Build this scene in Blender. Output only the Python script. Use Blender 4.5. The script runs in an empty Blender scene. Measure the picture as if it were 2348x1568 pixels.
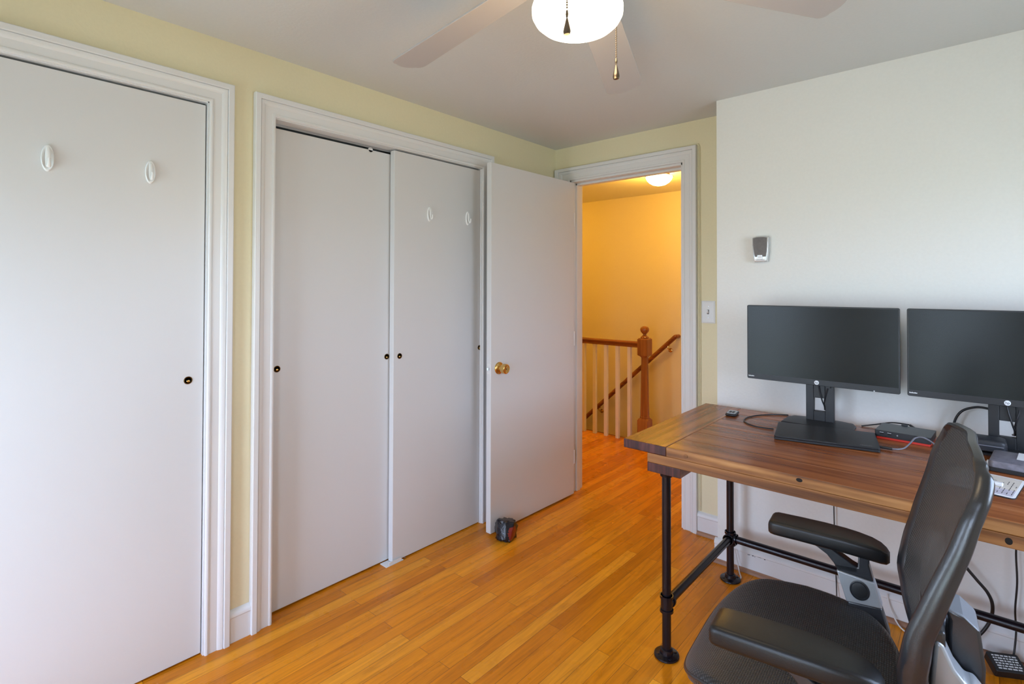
import bpy, bmesh, math, random
from mathutils import Vector, Matrix
random.seed(7)
sc = bpy.context.scene
COL = sc.collection
PI = math.pi

# ---------------------------------------------------------------- materials
def new_mat(name):
    m = bpy.data.materials.new(name); m.use_nodes = True
    nt = m.node_tree; b = nt.nodes['Principled BSDF']
    return m, nt, b
def lin(nt, a, b): nt.links.new(a, b)
def node(nt, t, **kw):
    n = nt.nodes.new(t)
    for k, v in kw.items(): setattr(n, k, v)
    return n
def ramp(nt, stops):
    r = node(nt, 'ShaderNodeValToRGB'); e = r.color_ramp.elements
    while len(e) < len(stops): e.new(0.5)
    for el, (p, c) in zip(e, stops):
        el.position = p; el.color = (c[0], c[1], c[2], 1)
    return r
def simple(name, col, rough=.5, metal=0.0, spec=.5, bump=0, bscale=200, var=0, coat=0):
    m, nt, b = new_mat(name)
    b.inputs['Base Color'].default_value = (*col, 1)
    b.inputs['Roughness'].default_value = rough
    b.inputs['Metallic'].default_value = metal
    b.inputs['Specular IOR Level'].default_value = spec
    b.inputs['Coat Weight'].default_value = coat
    if bump or var:
        tc = node(nt, 'ShaderNodeTexCoord'); no = node(nt, 'ShaderNodeTexNoise')
        no.inputs['Scale'].default_value = bscale; no.inputs['Detail'].default_value = 4
        lin(nt, tc.outputs['Object'], no.inputs['Vector'])
        if bump:
            bp = node(nt, 'ShaderNodeBump'); bp.inputs['Strength'].default_value = bump
            bp.inputs['Distance'].default_value = .002
            lin(nt, no.outputs['Fac'], bp.inputs['Height']); lin(nt, bp.outputs['Normal'], b.inputs['Normal'])
        if var:
            r = ramp(nt, [(.3, [c*(1-var) for c in col]), (.7, [min(1, c*(1+var)) for c in col])])
            lin(nt, no.outputs['Fac'], r.inputs['Fac']); lin(nt, r.outputs['Color'], b.inputs['Base Color'])
    return m
def emit(name, col, strength, base=(.9, .88, .84)):
    m, nt, b = new_mat(name)
    b.inputs['Base Color'].default_value = (*base, 1)
    b.inputs['Emission Color'].default_value = (*col, 1)
    b.inputs['Emission Strength'].default_value = strength
    b.inputs['Roughness'].default_value = .3
    return m

def m_wall(name, col):
    return simple(name, col, .55, spec=.35, bump=.25, bscale=90, var=.012)

def m_floor():
    m, nt, b = new_mat('oak_strip_floor')
    tc = node(nt, 'ShaderNodeTexCoord')
    sx = node(nt, 'ShaderNodeSeparateXYZ'); lin(nt, tc.outputs['Object'], sx.inputs[0])
    cb = node(nt, 'ShaderNodeCombineXYZ')
    lin(nt, sx.outputs['Y'], cb.inputs['X']); lin(nt, sx.outputs['X'], cb.inputs['Y'])
    br = node(nt, 'ShaderNodeTexBrick'); br.offset = .37; br.offset_frequency = 2; br.squash = 1
    br.inputs['Scale'].default_value = 1; br.inputs['Mortar Size'].default_value = .0007
    br.inputs['Mortar Smooth'].default_value = .2; br.inputs['Bias'].default_value = 0
    br.inputs['Brick Width'].default_value = 1.15; br.inputs['Row Height'].default_value = .057
    br.inputs['Color1'].default_value = (0, 0, 0, 1); br.inputs['Color2'].default_value = (1, 1, 1, 1)
    br.inputs['Mortar'].default_value = (.5, .5, .5, 1)
    lin(nt, cb.outputs[0], br.inputs['Vector'])
    tint = ramp(nt, [(0, (.60, .185, .004)), (.3, (.74, .245, .007)), (.65, (.81, .285, .009)), (1, (.88, .36, .024))])
    lin(nt, br.outputs['Color'], tint.inputs['Fac'])
    # grain, shifted per board
    mp = node(nt, 'ShaderNodeMapping'); mp.inputs['Scale'].default_value = (46, 2.6, 1)
    lin(nt, tc.outputs['Object'], mp.inputs['Vector'])
    ad = node(nt, 'ShaderNodeVectorMath', operation='MULTIPLY_ADD')
    lin(nt, br.outputs['Color'], ad.inputs[0]); ad.inputs[1].default_value = (37, 19, 11)
    lin(nt, mp.outputs[0], ad.inputs[2])
    no = node(nt, 'ShaderNodeTexNoise'); no.inputs['Scale'].default_value = 1.0
    no.inputs['Detail'].default_value = 7; no.inputs['Roughness'].default_value = .62; no.inputs['Distortion'].default_value = 1.2
    lin(nt, ad.outputs[0], no.inputs['Vector'])
    g = ramp(nt, [(.28, (.62, .56, .50)), (.46, (.90, .88, .86)), (.62, (1.05, 1.05, 1.05)), (.8, (1.12, 1.1, 1.06))])
    lin(nt, no.outputs['Fac'], g.inputs['Fac'])
    mx = node(nt, 'ShaderNodeMix', data_type='RGBA', blend_type='MULTIPLY'); mx.inputs['Factor'].default_value = 1
    lin(nt, tint.outputs['Color'], mx.inputs['A']); lin(nt, g.outputs['Color'], mx.inputs['B'])
    gap = node(nt, 'ShaderNodeMix', data_type='RGBA'); gap.inputs['B'].default_value = (.12, .045, .01, 1)
    lin(nt, br.outputs['Fac'], gap.inputs['Factor']); lin(nt, mx.outputs['Result'], gap.inputs['A'])
    lin(nt, gap.outputs['Result'], b.inputs['Base Color'])
    b.inputs['Specular IOR Level'].default_value = .25
    rn = node(nt, 'ShaderNodeTexNoise'); rn.inputs['Scale'].default_value = 9
    lin(nt, tc.outputs['Object'], rn.inputs['Vector'])
    rr = ramp(nt, [(.3, (.24,)*3), (.7, (.36,)*3)]); lin(nt, rn.outputs['Fac'], rr.inputs['Fac'])
    lin(nt, rr.outputs['Color'], b.inputs['Roughness'])
    bp = node(nt, 'ShaderNodeBump'); bp.inputs['Strength'].default_value = .25; bp.inputs['Distance'].default_value = .001
    iv = node(nt, 'ShaderNodeMath', operation='SUBTRACT'); iv.inputs[0].default_value = 1
    lin(nt, br.outputs['Fac'], iv.inputs[1]); lin(nt, iv.outputs[0], bp.inputs['Height'])
    lin(nt, bp.outputs['Normal'], b.inputs['Normal'])
    return m

def m_wood(name, axis, stops, planks=0, rough=.32, scale=1.0, ringed=.5, plank_tint=.5):
    """stained wood, grain along axis ('X','Y','Z'); planks = board width across the grain"""
    m, nt, b = new_mat(name)
    tc = node(nt, 'ShaderNodeTexCoord')
    s = {'X': (1.5, 22, 22), 'Y': (22, 1.5, 22), 'Z': (22, 22, 1.5)}[axis]
    mp = node(nt, 'ShaderNodeMapping'); mp.inputs['Scale'].default_value = [v*scale for v in s]
    lin(nt, tc.outputs['Object'], mp.inputs['Vector'])
    vec = mp.outputs[0]
    wn = None
    if planks:
        sx = node(nt, 'ShaderNodeSeparateXYZ'); lin(nt, tc.outputs['Object'], sx.inputs[0])
        dv = node(nt, 'ShaderNodeMath', operation='DIVIDE'); dv.inputs[1].default_value = planks
        lin(nt, sx.outputs['Y' if axis == 'X' else 'X'], dv.inputs[0])
        fl = node(nt, 'ShaderNodeMath', operation='FLOOR'); lin(nt, dv.outputs[0], fl.inputs[0])
        wn = node(nt, 'ShaderNodeTexWhiteNoise', noise_dimensions='1D'); lin(nt, fl.outputs[0], wn.inputs['W'])
        ad = node(nt, 'ShaderNodeVectorMath', operation='MULTIPLY_ADD')
        lin(nt, wn.outputs['Color'], ad.inputs[0]); ad.inputs[1].default_value = (31, 17, 5)
        lin(nt, vec, ad.inputs[2]); vec = ad.outputs[0]
    no = node(nt, 'ShaderNodeTexNoise'); no.inputs['Scale'].default_value = 1
    no.inputs['Detail'].default_value = 8; no.inputs['Roughness'].default_value = .6; no.inputs['Distortion'].default_value = .8
    lin(nt, vec, no.inputs['Vector'])
    mp2 = node(nt, 'ShaderNodeMapping')
    mp2.inputs['Scale'].default_value = {'X': (.16, .5, .5), 'Y': (.5, .16, .5), 'Z': (.5, .5, .16)}[axis]
    lin(nt, vec, mp2.inputs['Vector'])
    n2 = node(nt, 'ShaderNodeTexNoise'); n2.inputs['Scale'].default_value = 1; n2.inputs['Detail'].default_value = 1
    lin(nt, mp2.outputs[0], n2.inputs['Vector'])
    mu = node(nt, 'ShaderNodeMath', operation='MULTIPLY'); mu.inputs[1].default_value = 55
    lin(nt, n2.outputs['Fac'], mu.inputs[0])
    sn = node(nt, 'ShaderNodeMath', operation='SINE'); lin(nt, mu.outputs[0], sn.inputs[0])
    ma = node(nt, 'ShaderNodeMath', operation='MULTIPLY_ADD'); ma.inputs[1].default_value = .14*ringed
    lin(nt, sn.outputs[0], ma.inputs[0]); lin(nt, no.outputs['Fac'], ma.inputs[2])
    rp = ramp(nt, stops); lin(nt, ma.outputs[0], rp.inputs['Fac'])
    out = rp.outputs['Color']
    if wn:
        r2 = ramp(nt, [(0, (1-plank_tint,)*3), (1, (1+plank_tint,)*3)]); lin(nt, wn.outputs['Value'], r2.inputs['Fac'])
        mx = node(nt, 'ShaderNodeMix', data_type='RGBA', blend_type='MULTIPLY'); mx.inputs['Factor'].default_value = 1
        lin(nt, out, mx.inputs['A']); lin(nt, r2.outputs['Color'], mx.inputs['B']); out = mx.outputs['Result']
    lin(nt, out, b.inputs['Base Color'])
    b.inputs['Roughness'].default_value = rough
    bp = node(nt, 'ShaderNodeBump'); bp.inputs['Strength'].default_value = .15; bp.inputs['Distance'].default_value = .001
    lin(nt, ma.outputs[0], bp.inputs['Height']); lin(nt, bp.outputs['Normal'], b.inputs['Normal'])
    return m

def m_mesh(name, du, dv, dark, light, holes=0.0):
    """woven chair mesh: fine threads from two sine waves over the UV map"""
    m, nt, b = new_mat(name)
    uv = node(nt, 'ShaderNodeUVMap')
    sx = node(nt, 'ShaderNodeSeparateXYZ'); lin(nt, uv.outputs[0], sx.inputs[0])
    def wave(sock, k):
        a = node(nt, 'ShaderNodeMath', operation='MULTIPLY'); a.inputs[1].default_value = k*2*PI
        lin(nt, sock, a.inputs[0])
        s = node(nt, 'ShaderNodeMath', operation='SINE'); lin(nt, a.outputs[0], s.inputs[0])
        c = node(nt, 'ShaderNodeMath', operation='MULTIPLY_ADD'); c.inputs[1].default_value = .5; c.inputs[2].default_value = .5
        lin(nt, s.outputs[0], c.inputs[0]); return c.outputs[0]
    u = wave(sx.outputs['X'], du); v = wave(sx.outputs['Y'], dv)
    mul = node(nt, 'ShaderNodeMath', operation='MULTIPLY'); lin(nt, u, mul.inputs[0]); lin(nt, v, mul.inputs[1])
    no = node(nt, 'ShaderNodeTexNoise'); no.inputs['Scale'].default_value = 260; no.inputs['Detail'].default_value = 1
    lin(nt, uv.outputs[0], no.inputs['Vector'])
    m2 = node(nt, 'ShaderNodeMath', operation='MULTIPLY'); lin(nt, mul.outputs[0], m2.inputs[0]); lin(nt, no.outputs['Fac'], m2.inputs[1])
    r = ramp(nt, [(.05, dark), (.55, light)]); lin(nt, m2.outputs[0], r.inputs['Fac'])
    lin(nt, r.outputs['Color'], b.inputs['Base Color'])
    b.inputs['Roughness'].default_value = .42
    b.inputs['Sheen Weight'].default_value = .15
    bp = node(nt, 'ShaderNodeBump'); bp.inputs['Strength'].default_value = .6; bp.inputs['Distance'].default_value = .002
    lin(nt, mul.outputs[0], bp.inputs['Height']); lin(nt, bp.outputs['Normal'], b.inputs['Normal'])
    if holes:
        lt = node(nt, 'ShaderNodeMath', operation='LESS_THAN'); lt.inputs[1].default_value = holes
        lin(nt, mul.outputs[0], lt.inputs[0])
        iv = node(nt, 'ShaderNodeMath', operation='MULTIPLY_ADD'); iv.inputs[1].default_value = -.35; iv.inputs[2].default_value = 1
        lin(nt, lt.outputs[0], iv.inputs[0]); lin(nt, iv.outputs[0], b.inputs['Alpha'])
    return m

M = {}
M['paint'] = m_wall('cream_wall_paint', (.80, .73, .50))
M['paint_daylit'] = m_wall('daylit_cream_paint', (.80, .79, .755))  # cream paint whitened: cool daylight on the desk wall put into its colour
M['paint_hall'] = m_wall('hall_wall_paint', (.80, .70, .44))
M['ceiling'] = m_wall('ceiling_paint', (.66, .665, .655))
M['trim'] = simple('white_trim_paint', (.76, .76, .765), .32, spec=.5, bump=.05, bscale=60)
M['door'] = simple('white_door_paint', (.70, .70, .705), .36, spec=.5, bump=.06, bscale=120)
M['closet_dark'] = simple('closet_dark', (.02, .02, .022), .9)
M['floor'] = m_floor()
M['shoe'] = m_wood('stained_shoe_molding', 'X', [(.3, (.16, .07, .035)), (.7, (.42, .22, .13))], rough=.5)
DW = [(.22, (.095, .022, .006)), (.42, (.23, .062, .016)), (.58, (.36, .112, .030)), (.80, (.52, .20, .07))]
M['top'] = m_wood('stained_pine_planks', 'X', DW, planks=.132, rough=.27, ringed=.35, plank_tint=.16, scale=.62)
M['bread'] = m_wood('stained_pine_end_board', 'Y', [(.24, (.080, .022, .006)), (.45, (.20, .060, .016)), (.6, (.33, .112, .032)), (.80, (.50, .21, .075))], rough=.27, ringed=.5, scale=.7)
M['edge'] = m_wood('pine_edge', 'X', [(.26, (.13, .042, .010)), (.45, (.29, .112, .028)), (.6, (.44, .195, .058)), (.78, (.60, .32, .115))], rough=.4, ringed=.9)
M['endgrain'] = m_wood('dark_end_grain', 'Z', [(.3, (.02, .006, .008)), (.55, (.065, .016, .018)), (.8, (.17, .055, .055))], rough=.3, scale=2.2)
M['pipe'] = simple('black_pipe', (.008, .007, .012), .26, spec=.6, metal=.25, bump=.08, bscale=140)
M['black'] = simple('black_plastic', (.016, .017, .019), .42, bump=.12, bscale=700)
M['black_soft'] = simple('black_arm_pad', (.008, .008, .009), .40, bump=.12, bscale=500)
M['frame'] = simple('chair_frame_grey', (.020, .022, .027), .30, spec=.8, bump=.10, bscale=500)
M['silver'] = simple('silver_plastic', (.42, .44, .46), .33, metal=.35, bump=.08, bscale=500)
M['grey'] = simple('grey_plastic', (.20, .21, .225), .45, bump=.1, bscale=500)
M['screen'] = simple('screen_glass', (.004, .006, .006), .26, spec=.28)
M['mesh_seat'] = m_mesh('seat_mesh', 95, 62, (.004, .004, .005), (.040, .041, .047))
M['mesh_back'] = m_mesh('back_mesh', 60, 85, (.003, .0035, .0035), (.034, .037, .037), holes=.16)
M['brass'] = simple('brass', (.72, .47, .16), .22, metal=1, bump=.05, bscale=80)
M['brass_dark'] = simple('aged_brass', (.16, .09, .03), .35, metal=1)
M['steel'] = simple('steel', (.45, .45, .46), .3, metal=1)
M['nickel'] = simple('aged_nickel', (.20, .16, .125), .28, metal=1)
M['hole'] = simple('dark_hole', (.008, .006, .005), .8)
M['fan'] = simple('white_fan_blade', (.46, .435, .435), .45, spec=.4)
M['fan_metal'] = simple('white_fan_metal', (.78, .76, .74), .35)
M['globe'] = emit('opal_glass_lit', (1, .86, .62), 6.0)
M['hall_globe'] = emit('hall_opal_glass_lit', (1, .76, .42), 9.0)
M['rail'] = m_wood('cherry_rail', 'X', [(.3, (.17, .045, .012)), (.6, (.30, .090, .022)), (.8, (.42, .15, .04))], rough=.25)
M['newel'] = m_wood('cherry_newel', 'Z', [(.3, (.24, .075, .016)), (.6, (.38, .135, .030)), (.8, (.50, .20, .055))], rough=.25)
M['baluster'] = simple('white_baluster_paint', (.86, .84, .82), .35)
M['plate'] = simple('white_plate', (.78, .80, .82), .3)
M['hook'] = simple('white_hook_plastic', (.88, .89, .90), .28)
M['thermo_body'] = simple('grey_chrome', (.62, .63, .64), .25, metal=.6)
M['thermo_face'] = simple('brown_grey_face', (.125, .105, .095), .35, var=.12, bscale=60)
M['rock'] = simple('black_rock', (.006, .006, .011), .2, spec=.5, bump=1.0, bscale=90)
M['rock_red'] = simple('red_rock', (.22, .012, .008), .2, spec=.6, bump=.6, bscale=120)
M['red'] = simple('red_plastic', (.62, .035, .02), .4)
M['cable'] = simple('black_cable', (.012, .012, .014), .38)
M['cable_grey'] = simple('grey_cable', (.16, .16, .19), .3)
M['cable_white'] = simple('white_cable', (.74, .73, .72), .4)
M['dock_top'] = simple('dock_top', (.085, .095, .095), .45)
M['pouch'] = simple('black_nylon', (.020, .022, .028), .45, bump=.3, bscale=300)
M['case_top'] = simple('worn_grey_case', (.17, .16, .19), .35, bump=.15, bscale=60, var=.25)
M['paper'] = simple('printed_paper', (.62, .56, .49), .6, var=.08, bscale=25)
M['paper_blue'] = simple('printed_band', (.50, .47, .54), .6, var=.15, bscale=70)
M['ink'] = simple('dark_ink', (.05, .045, .045), .7)
M['white'] = simple('white_matte', (.80, .80, .82), .5)
M['glyph'] = simple('white_print', (.75, .77, .78), .5)
M['lawn'] = simple('lawn', (.10, .20, .05), .9, var=.3, bscale=3)
M['nosing'] = m_wood('oak_nosing', 'X', [(.3, (.22, .085, .016)), (.7, (.40, .17, .035))], rough=.3)
def m_glass():
    m = bpy.data.materials.new('window_glass'); m.use_nodes = True; nt = m.node_tree
    for n in list(nt.nodes): nt.nodes.remove(n)
    o = node(nt, 'ShaderNodeOutputMaterial'); mx = node(nt, 'ShaderNodeMixShader'); mx.inputs[0].default_value = .06
    t = node(nt, 'ShaderNodeBsdfTransparent'); g = node(nt, 'ShaderNodeBsdfGlossy'); g.inputs['Roughness'].default_value = .02
    lin(nt, t.outputs[0], mx.inputs[1]); lin(nt, g.outputs[0], mx.inputs[2]); lin(nt, mx.outputs[0], o.inputs['Surface'])
    return m
M['glass'] = m_glass()

# ---------------------------------------------------------------- mesh helpers
def smooth_path(pts, n=8, closed=False):
    P = [Vector(p) for p in pts]; out = []; L = len(P)
    segs = L if closed else L-1
    for i in range(segs):
        if closed: a, b, c, d = P[(i-1) % L], P[i], P[(i+1) % L], P[(i+2) % L]
        else: a, b, c, d = P[max(i-1, 0)], P[i], P[i+1], P[min(i+2, L-1)]
        for k in range(n):
            t = k/n
            out.append(.5*((2*b)+(c-a)*t+(2*a-5*b+4*c-d)*t*t+(3*b-a-3*c+d)*t**3))
    if not closed: out.append(P[-1].copy())
    return out
class MB:
    def __init__(self): self.bm = bmesh.new(); self.uv = None
    def box(self, lo, hi, mi=0, xf=None):
        x0, y0, z0 = lo; x1, y1, z1 = hi
        v = [self.bm.verts.new((xf @ Vector(p)) if xf else p) for p in
             [(x0, y0, z0), (x1, y0, z0), (x1, y1, z0), (x0, y1, z0), (x0, y0, z1), (x1, y0, z1), (x1, y1, z1), (x0, y1, z1)]]
        for f in [(0, 3, 2, 1), (4, 5, 6, 7), (0, 1, 5, 4), (1, 2, 6, 5), (2, 3, 7, 6), (3, 0, 4, 7)]:
            self.bm.faces.new([v[i] for i in f]).material_index = mi
        return self
    def loft(self, rings, close=True, cap=True, mi=0):
        R = [[self.bm.verts.new(p) for p in r] for r in rings]; n = len(R[0])
        for a, b in zip(R, R[1:]):
            for i in range(n if close else n-1):
                j = (i+1) % n
                self.bm.faces.new((a[i], a[j], b[j], b[i])).material_index = mi
        if cap and close:
            self.bm.faces.new(R[0][::-1]).material_index = mi; self.bm.faces.new(R[-1]).material_index = mi
        return self
    def tube(self, pts, r, n=10, closed=False, mi=0, cap=True):
        P = [Vector(p) for p in pts]; L = len(P); rings = []
        up = None
        for i, p in enumerate(P):
            if closed: t = P[(i+1) % L]-P[i-1]
            else: t = P[min(i+1, L-1)]-P[max(i-1, 0)]
            t.normalize()
            if up is None:
                up = Vector((0, 0, 1)) if abs(t.z) < .9 else Vector((1, 0, 0))
            s = t.cross(up)
            if s.length < 1e-6: s = t.orthogonal()
            s.normalize(); up = s.cross(t).normalized()
            rr = r[i] if isinstance(r, (list, tuple)) else r
            ra, rb = rr if isinstance(rr, (list, tuple)) else (rr, rr)
            rings.append([p+s*ra*math.cos(2*PI*k/n)+up*rb*math.sin(2*PI*k/n) for k in range(n)])
        if closed: rings.append(rings[0])
        self.loft(rings, cap=cap and not closed, mi=mi)
        if closed: bmesh.ops.remove_doubles(self.bm, verts=self.bm.verts, dist=1e-6)
        return self
    def cyl(self, a, b, r, n=24, r2=None, mi=0):
        return self.tube([a, b], [r, r if r2 is None else r2], n, mi=mi)
    def lathe(self, prof, n=32, axis='Z', c=(0, 0, 0), mi=0, xf=None):
        """prof: (radius, height) list"""
        c = Vector(c); rings = []
        for r, h in prof:
            r = max(r, 1e-5); ring = []
            for k in range(n):
                a = 2*PI*k/n; x, y = r*math.cos(a), r*math.sin(a)
                p = Vector({'Z': (x, y, h), 'X': (h, x, y), 'Y': (y, h, x)}[axis])
                if xf: p = xf @ p
                ring.append(p+c)
            rings.append(ring)
        return self.loft(rings, mi=mi)
    def prism(self, poly, a0, a1, plane='XY', mi=0, xf=None):
        """extrude a 2-D polygon; plane XY -> along Z, XZ -> along Y, YZ -> along X"""
        def P(p, h):
            q = Vector({'XY': (p[0], p[1], h), 'XZ': (p[0], h, p[1]), 'YZ': (h, p[0], p[1])}[plane])
            return xf @ q if xf else q
        return self.loft([[P(p, a0) for p in poly], [P(p, a1) for p in poly]], mi=mi)
    def ball(self, c, r, seg=24, ring=14, mi=0, sc=(1, 1, 1)):
        mat = Matrix.Translation(c) @ Matrix.Diagonal((r*sc[0], r*sc[1], r*sc[2], 1))
        ret = bmesh.ops.create_uvsphere(self.bm, u_segments=seg, v_segments=ring, radius=1, matrix=mat)
        for v in ret['verts']:
            for f in v.link_faces: f.material_index = mi
        return self
    def build(self, name, mats, parent=None, off=(0, 0, 0), smooth=35, bevel=0, bseg=2, subsurf=0):
        bm = self.bm
        bmesh.ops.translate(bm, verts=bm.verts, vec=-Vector(off))
        bmesh.ops.recalc_face_normals(bm, faces=bm.faces)
        me = bpy.data.meshes.new(name); bm.to_mesh(me); bm.free()
        o = bpy.data.objects.new(name, me); COL.objects.link(o)
        for m in (mats if isinstance(mats, (list, tuple)) else [mats]): me.materials.append(m)
        if smooth:
            me.polygons.foreach_set('use_smooth', [True]*len(me.polygons))
            me.set_sharp_from_angle(angle=math.radians(smooth))
        if bevel:
            md = o.modifiers.new('bevel', 'BEVEL'); md.width = bevel; md.segments = bseg
            md.limit_method = 'ANGLE'; md.angle_limit = math.radians(40); md.harden_normals = False
        if subsurf:
            md = o.modifiers.new('subd', 'SUBSURF'); md.levels = subsurf; md.render_levels = subsurf
        if parent is not None: o.parent = parent
        return o
def tag(o, label=None, cat=None, group=None, kind=None):
    if label: o['label'] = label
    if cat: o['category'] = cat
    if group: o['group'] = group
    if kind: o['kind'] = kind
    return o
def thing(name, loc, label, cat, group=None, rz=0):
    o = bpy.data.objects.new(name, None); COL.objects.link(o)
    o.location = loc; o.rotation_euler = (0, 0, rz); o.empty_display_size = .05
    return tag(o, label, cat, group)
def struct(mb, name, mats, label=None, cat=None, **kw):
    return tag(mb.build(name, mats, **kw), label, cat, kind='structure')
def copy_tree(o, parent=None):
    c = o.copy(); COL.objects.link(c); c.parent = parent
    for ch in list(o.children): copy_tree(ch, c)
    return c
def text_mesh(name, s, size, mat, parent, mtx, depth=.0004):
    cu = bpy.data.curves.new(name, 'FONT'); cu.body = s; cu.size = size; cu.extrude = depth
    cu.align_x = 'CENTER'; cu.align_y = 'CENTER'
    t = bpy.data.objects.new(name, cu); COL.objects.link(t)
    me = bpy.data.meshes.new_from_object(t.evaluated_get(bpy.context.evaluated_depsgraph_get()))
    bpy.data.objects.remove(t)
    o = bpy.data.objects.new(name, me); COL.objects.link(o); me.materials.clear(); me.materials.append(mat)
    me.transform(mtx); o.parent = parent
    return o

# ---------------------------------------------------------------- room shell
H = 2.29; XR = 3.0; YF = -3.45; XJ = 1.190; YD = -.2244; WT = .12
FARY = 1.955; HX0, HX1 = -2.3, 1.9; RY = 1.29
f = MB()
f.box((-.7, YF-WT, -.12), (XR+WT, 0, 0)).box((HX0, 0, -.12), (HX1, 1.335, 0)).box((.06, 1.335, -.12), (HX1, FARY, 0))
struct(f, 'floor', M['floor'], 'glossy orange oak strip floor of the room and hall', 'floor', smooth=0)
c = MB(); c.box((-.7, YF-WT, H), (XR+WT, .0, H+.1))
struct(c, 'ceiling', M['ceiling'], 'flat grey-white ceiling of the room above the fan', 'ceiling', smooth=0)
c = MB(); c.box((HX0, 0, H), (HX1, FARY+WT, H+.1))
struct(c, 'ceiling_hall', M['paint_daylit'], 'hall ceiling seen through the open doorway', 'ceiling', smooth=0)
# left wall with two closet openings
C1 = (-3.25, -2.118); C2 = (-1.878, -.700); CZ = 2.041
w = MB()
w.box((-WT, YF-WT, 0), (0, C1[0], H)).box((-WT, C1[1], 0), (0, C2[0], H)).box((-WT, C2[1], 0), (0, 0, H))
w.box((-WT, C1[0], CZ), (0, C1[1], H)).box((-WT, C2[0], CZ), (0, C2[1], H))
struct(w, 'wall_left', M['paint'], 'cream wall around the two sliding door closets', 'wall', smooth=0)
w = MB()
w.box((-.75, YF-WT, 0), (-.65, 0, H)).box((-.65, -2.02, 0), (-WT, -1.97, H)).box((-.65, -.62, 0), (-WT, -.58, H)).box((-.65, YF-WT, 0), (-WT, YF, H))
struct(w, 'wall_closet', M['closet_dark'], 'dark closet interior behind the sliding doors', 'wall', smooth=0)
# back wall with the doorway
DX0, DX1, DZ = .125, .914, 2.064
w = MB(); w.box((-WT, 0, 0), (DX0, WT, H)).box((DX1, 0, 0), (XJ, WT, H)).box((DX0, 0, DZ), (DX1, WT, H))
struct(w, 'wall_back', M['paint'], 'cream wall around the open hall doorway', 'wall', smooth=0)
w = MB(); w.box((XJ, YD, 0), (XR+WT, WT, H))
struct(w, 'wall_right', M['paint_daylit'], 'cream wall behind the desk and monitors, cool daylight put into its colour', 'wall', smooth=0)
# two outer walls with windows (behind and beside the camera)
W1 = (.16, .92, .16, 1.72); W3 = (1.72, 2.30, .12, 1.66); W2 = (-1.65, -.75, .84, 1.80)
w = MB()
w.box((-WT, YF-WT, 0), (W1[0], YF, H)).box((W1[1], YF-WT, 0), (W3[0], YF, H)).box((W3[1], YF-WT, 0), (XR+WT, YF, H))
for q in (W1, W3): w.box((q[0], YF-WT, 0), (q[1], YF, q[2])).box((q[0], YF-WT, q[3]), (q[1], YF, H))
struct(w, 'wall_front', M['paint'], 'cream window wall behind the camera', 'wall', smooth=0)
w = MB()
w.box((XR, YF, 0), (XR+WT, W2[0], H)).box((XR, W2[1], 0), (XR+WT, YD, H))
w.box((XR, W2[0], 0), (XR+WT, W2[1], W2[2])).box((XR, W2[0], W2[3]), (XR+WT, W2[1], H))
struct(w, 'wall_side', M['paint'], 'cream window wall at the end of the desk', 'wall', smooth=0)
# hall walls and stairwell
w = MB(); w.box((HX0, FARY, -2.6), (HX1, FARY+WT, H))
struct(w, 'wall_hall', M['paint_hall'], 'yellow stairwell wall beyond the railing', 'wall', smooth=0)
w = MB(); w.box((HX0-WT, 0, -2.6), (HX0, FARY+WT, H))
struct(w, 'wall_hall_left', M['paint_hall'], 'hall wall at the foot of the stairs', 'wall', smooth=0)
w = MB(); w.box((HX1, WT, 0), (HX1+WT, FARY+WT, H))
struct(w, 'wall_hall_right', M['paint_hall'], 'hall wall at the top of the stairs', 'wall', smooth=0)
w = MB(); w.box((HX0, 0, 0), (-WT, WT, H))
struct(w, 'wall_hall_near', M['paint_hall'], 'hall wall continuing past the bedroom doorway', 'wall', smooth=0)
w = MB(); w.box((HX0-WT, 1.20, -2.6), (.18, 1.335, -.12)).box((.06, 1.335, -2.6), (.18, FARY, -.12)).box((HX0-WT, 1.20, -2.7), (.18, FARY+WT, -2.6))
struct(w, 'wall_stairwell', M['paint_hall'], 'walls enclosing the stairs below the landing', 'wall', smooth=0)
st = MB()
for k in range(9):
    st.box((.06-.26*(k+1), 1.345, -.19*(k+1)-.19), (.06-.26*k, FARY, -.19*(k+1)))
struct(st, 'staircase', M['floor'], 'oak stairs going down behind the railing', 'stairs', smooth=0)
n = MB(); n.box((HX0, 1.335, -.10), (.06, 1.350, .004)).box((.045, 1.35, -.05), (.06, FARY, .004))
struct(n, 'trim_1', M['nosing'], 'wooden nosing at the stairwell edge', 'trim', smooth=0, bevel=.003)

# ---------------------------------------------------------------- casings
PROF = [(0, 0), (0, .012), (.002, .014), (.007, .0155), (.012, .014), (.0135, .0115), (.040, .0115), (.043, .0145), (.052, .0190),
        (.058, .0195), (.0595, .0165), (.0610, .0235), (.0625, .0245), (.079, .0245), (.0815, .0225), (.082, 0)]
def casing(name, a0, a1, zt, fn, label, sl=1.0, width=.082):
    mb = MB(); k = width/.082; rows = []
    for wv, t in PROF:
        wv *= k
        rows.append([fn(a0-wv*sl, 0, t), fn(a0-wv*sl, zt+wv, t), fn(a1+wv, zt+wv, t), fn(a1+wv, 0, t)])
    bm = mb.bm
    V = [[bm.verts.new(p) for p in r] for r in rows]
    for A, B in zip(V, V[1:]):
        for i in range(3): bm.faces.new((A[i], A[i+1], B[i+1], B[i]))
    return struct(mb, name, M['trim'], label, 'door trim', smooth=25)
left = lambda a, z, t: (t, a, z)
back = lambda a, z, t: (a, -t, z)
casing('trim_2', C1[0], C1[1], CZ, left, 'white molded casing around the nearer closet door')
casing('trim_3', C2[0], C2[1], CZ, left, 'white molded casing around the double door closet')
casing('trim_4', DX0, DX1, DZ, back, 'white molded casing around the hall doorway', sl=1.4, width=.0835)
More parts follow.
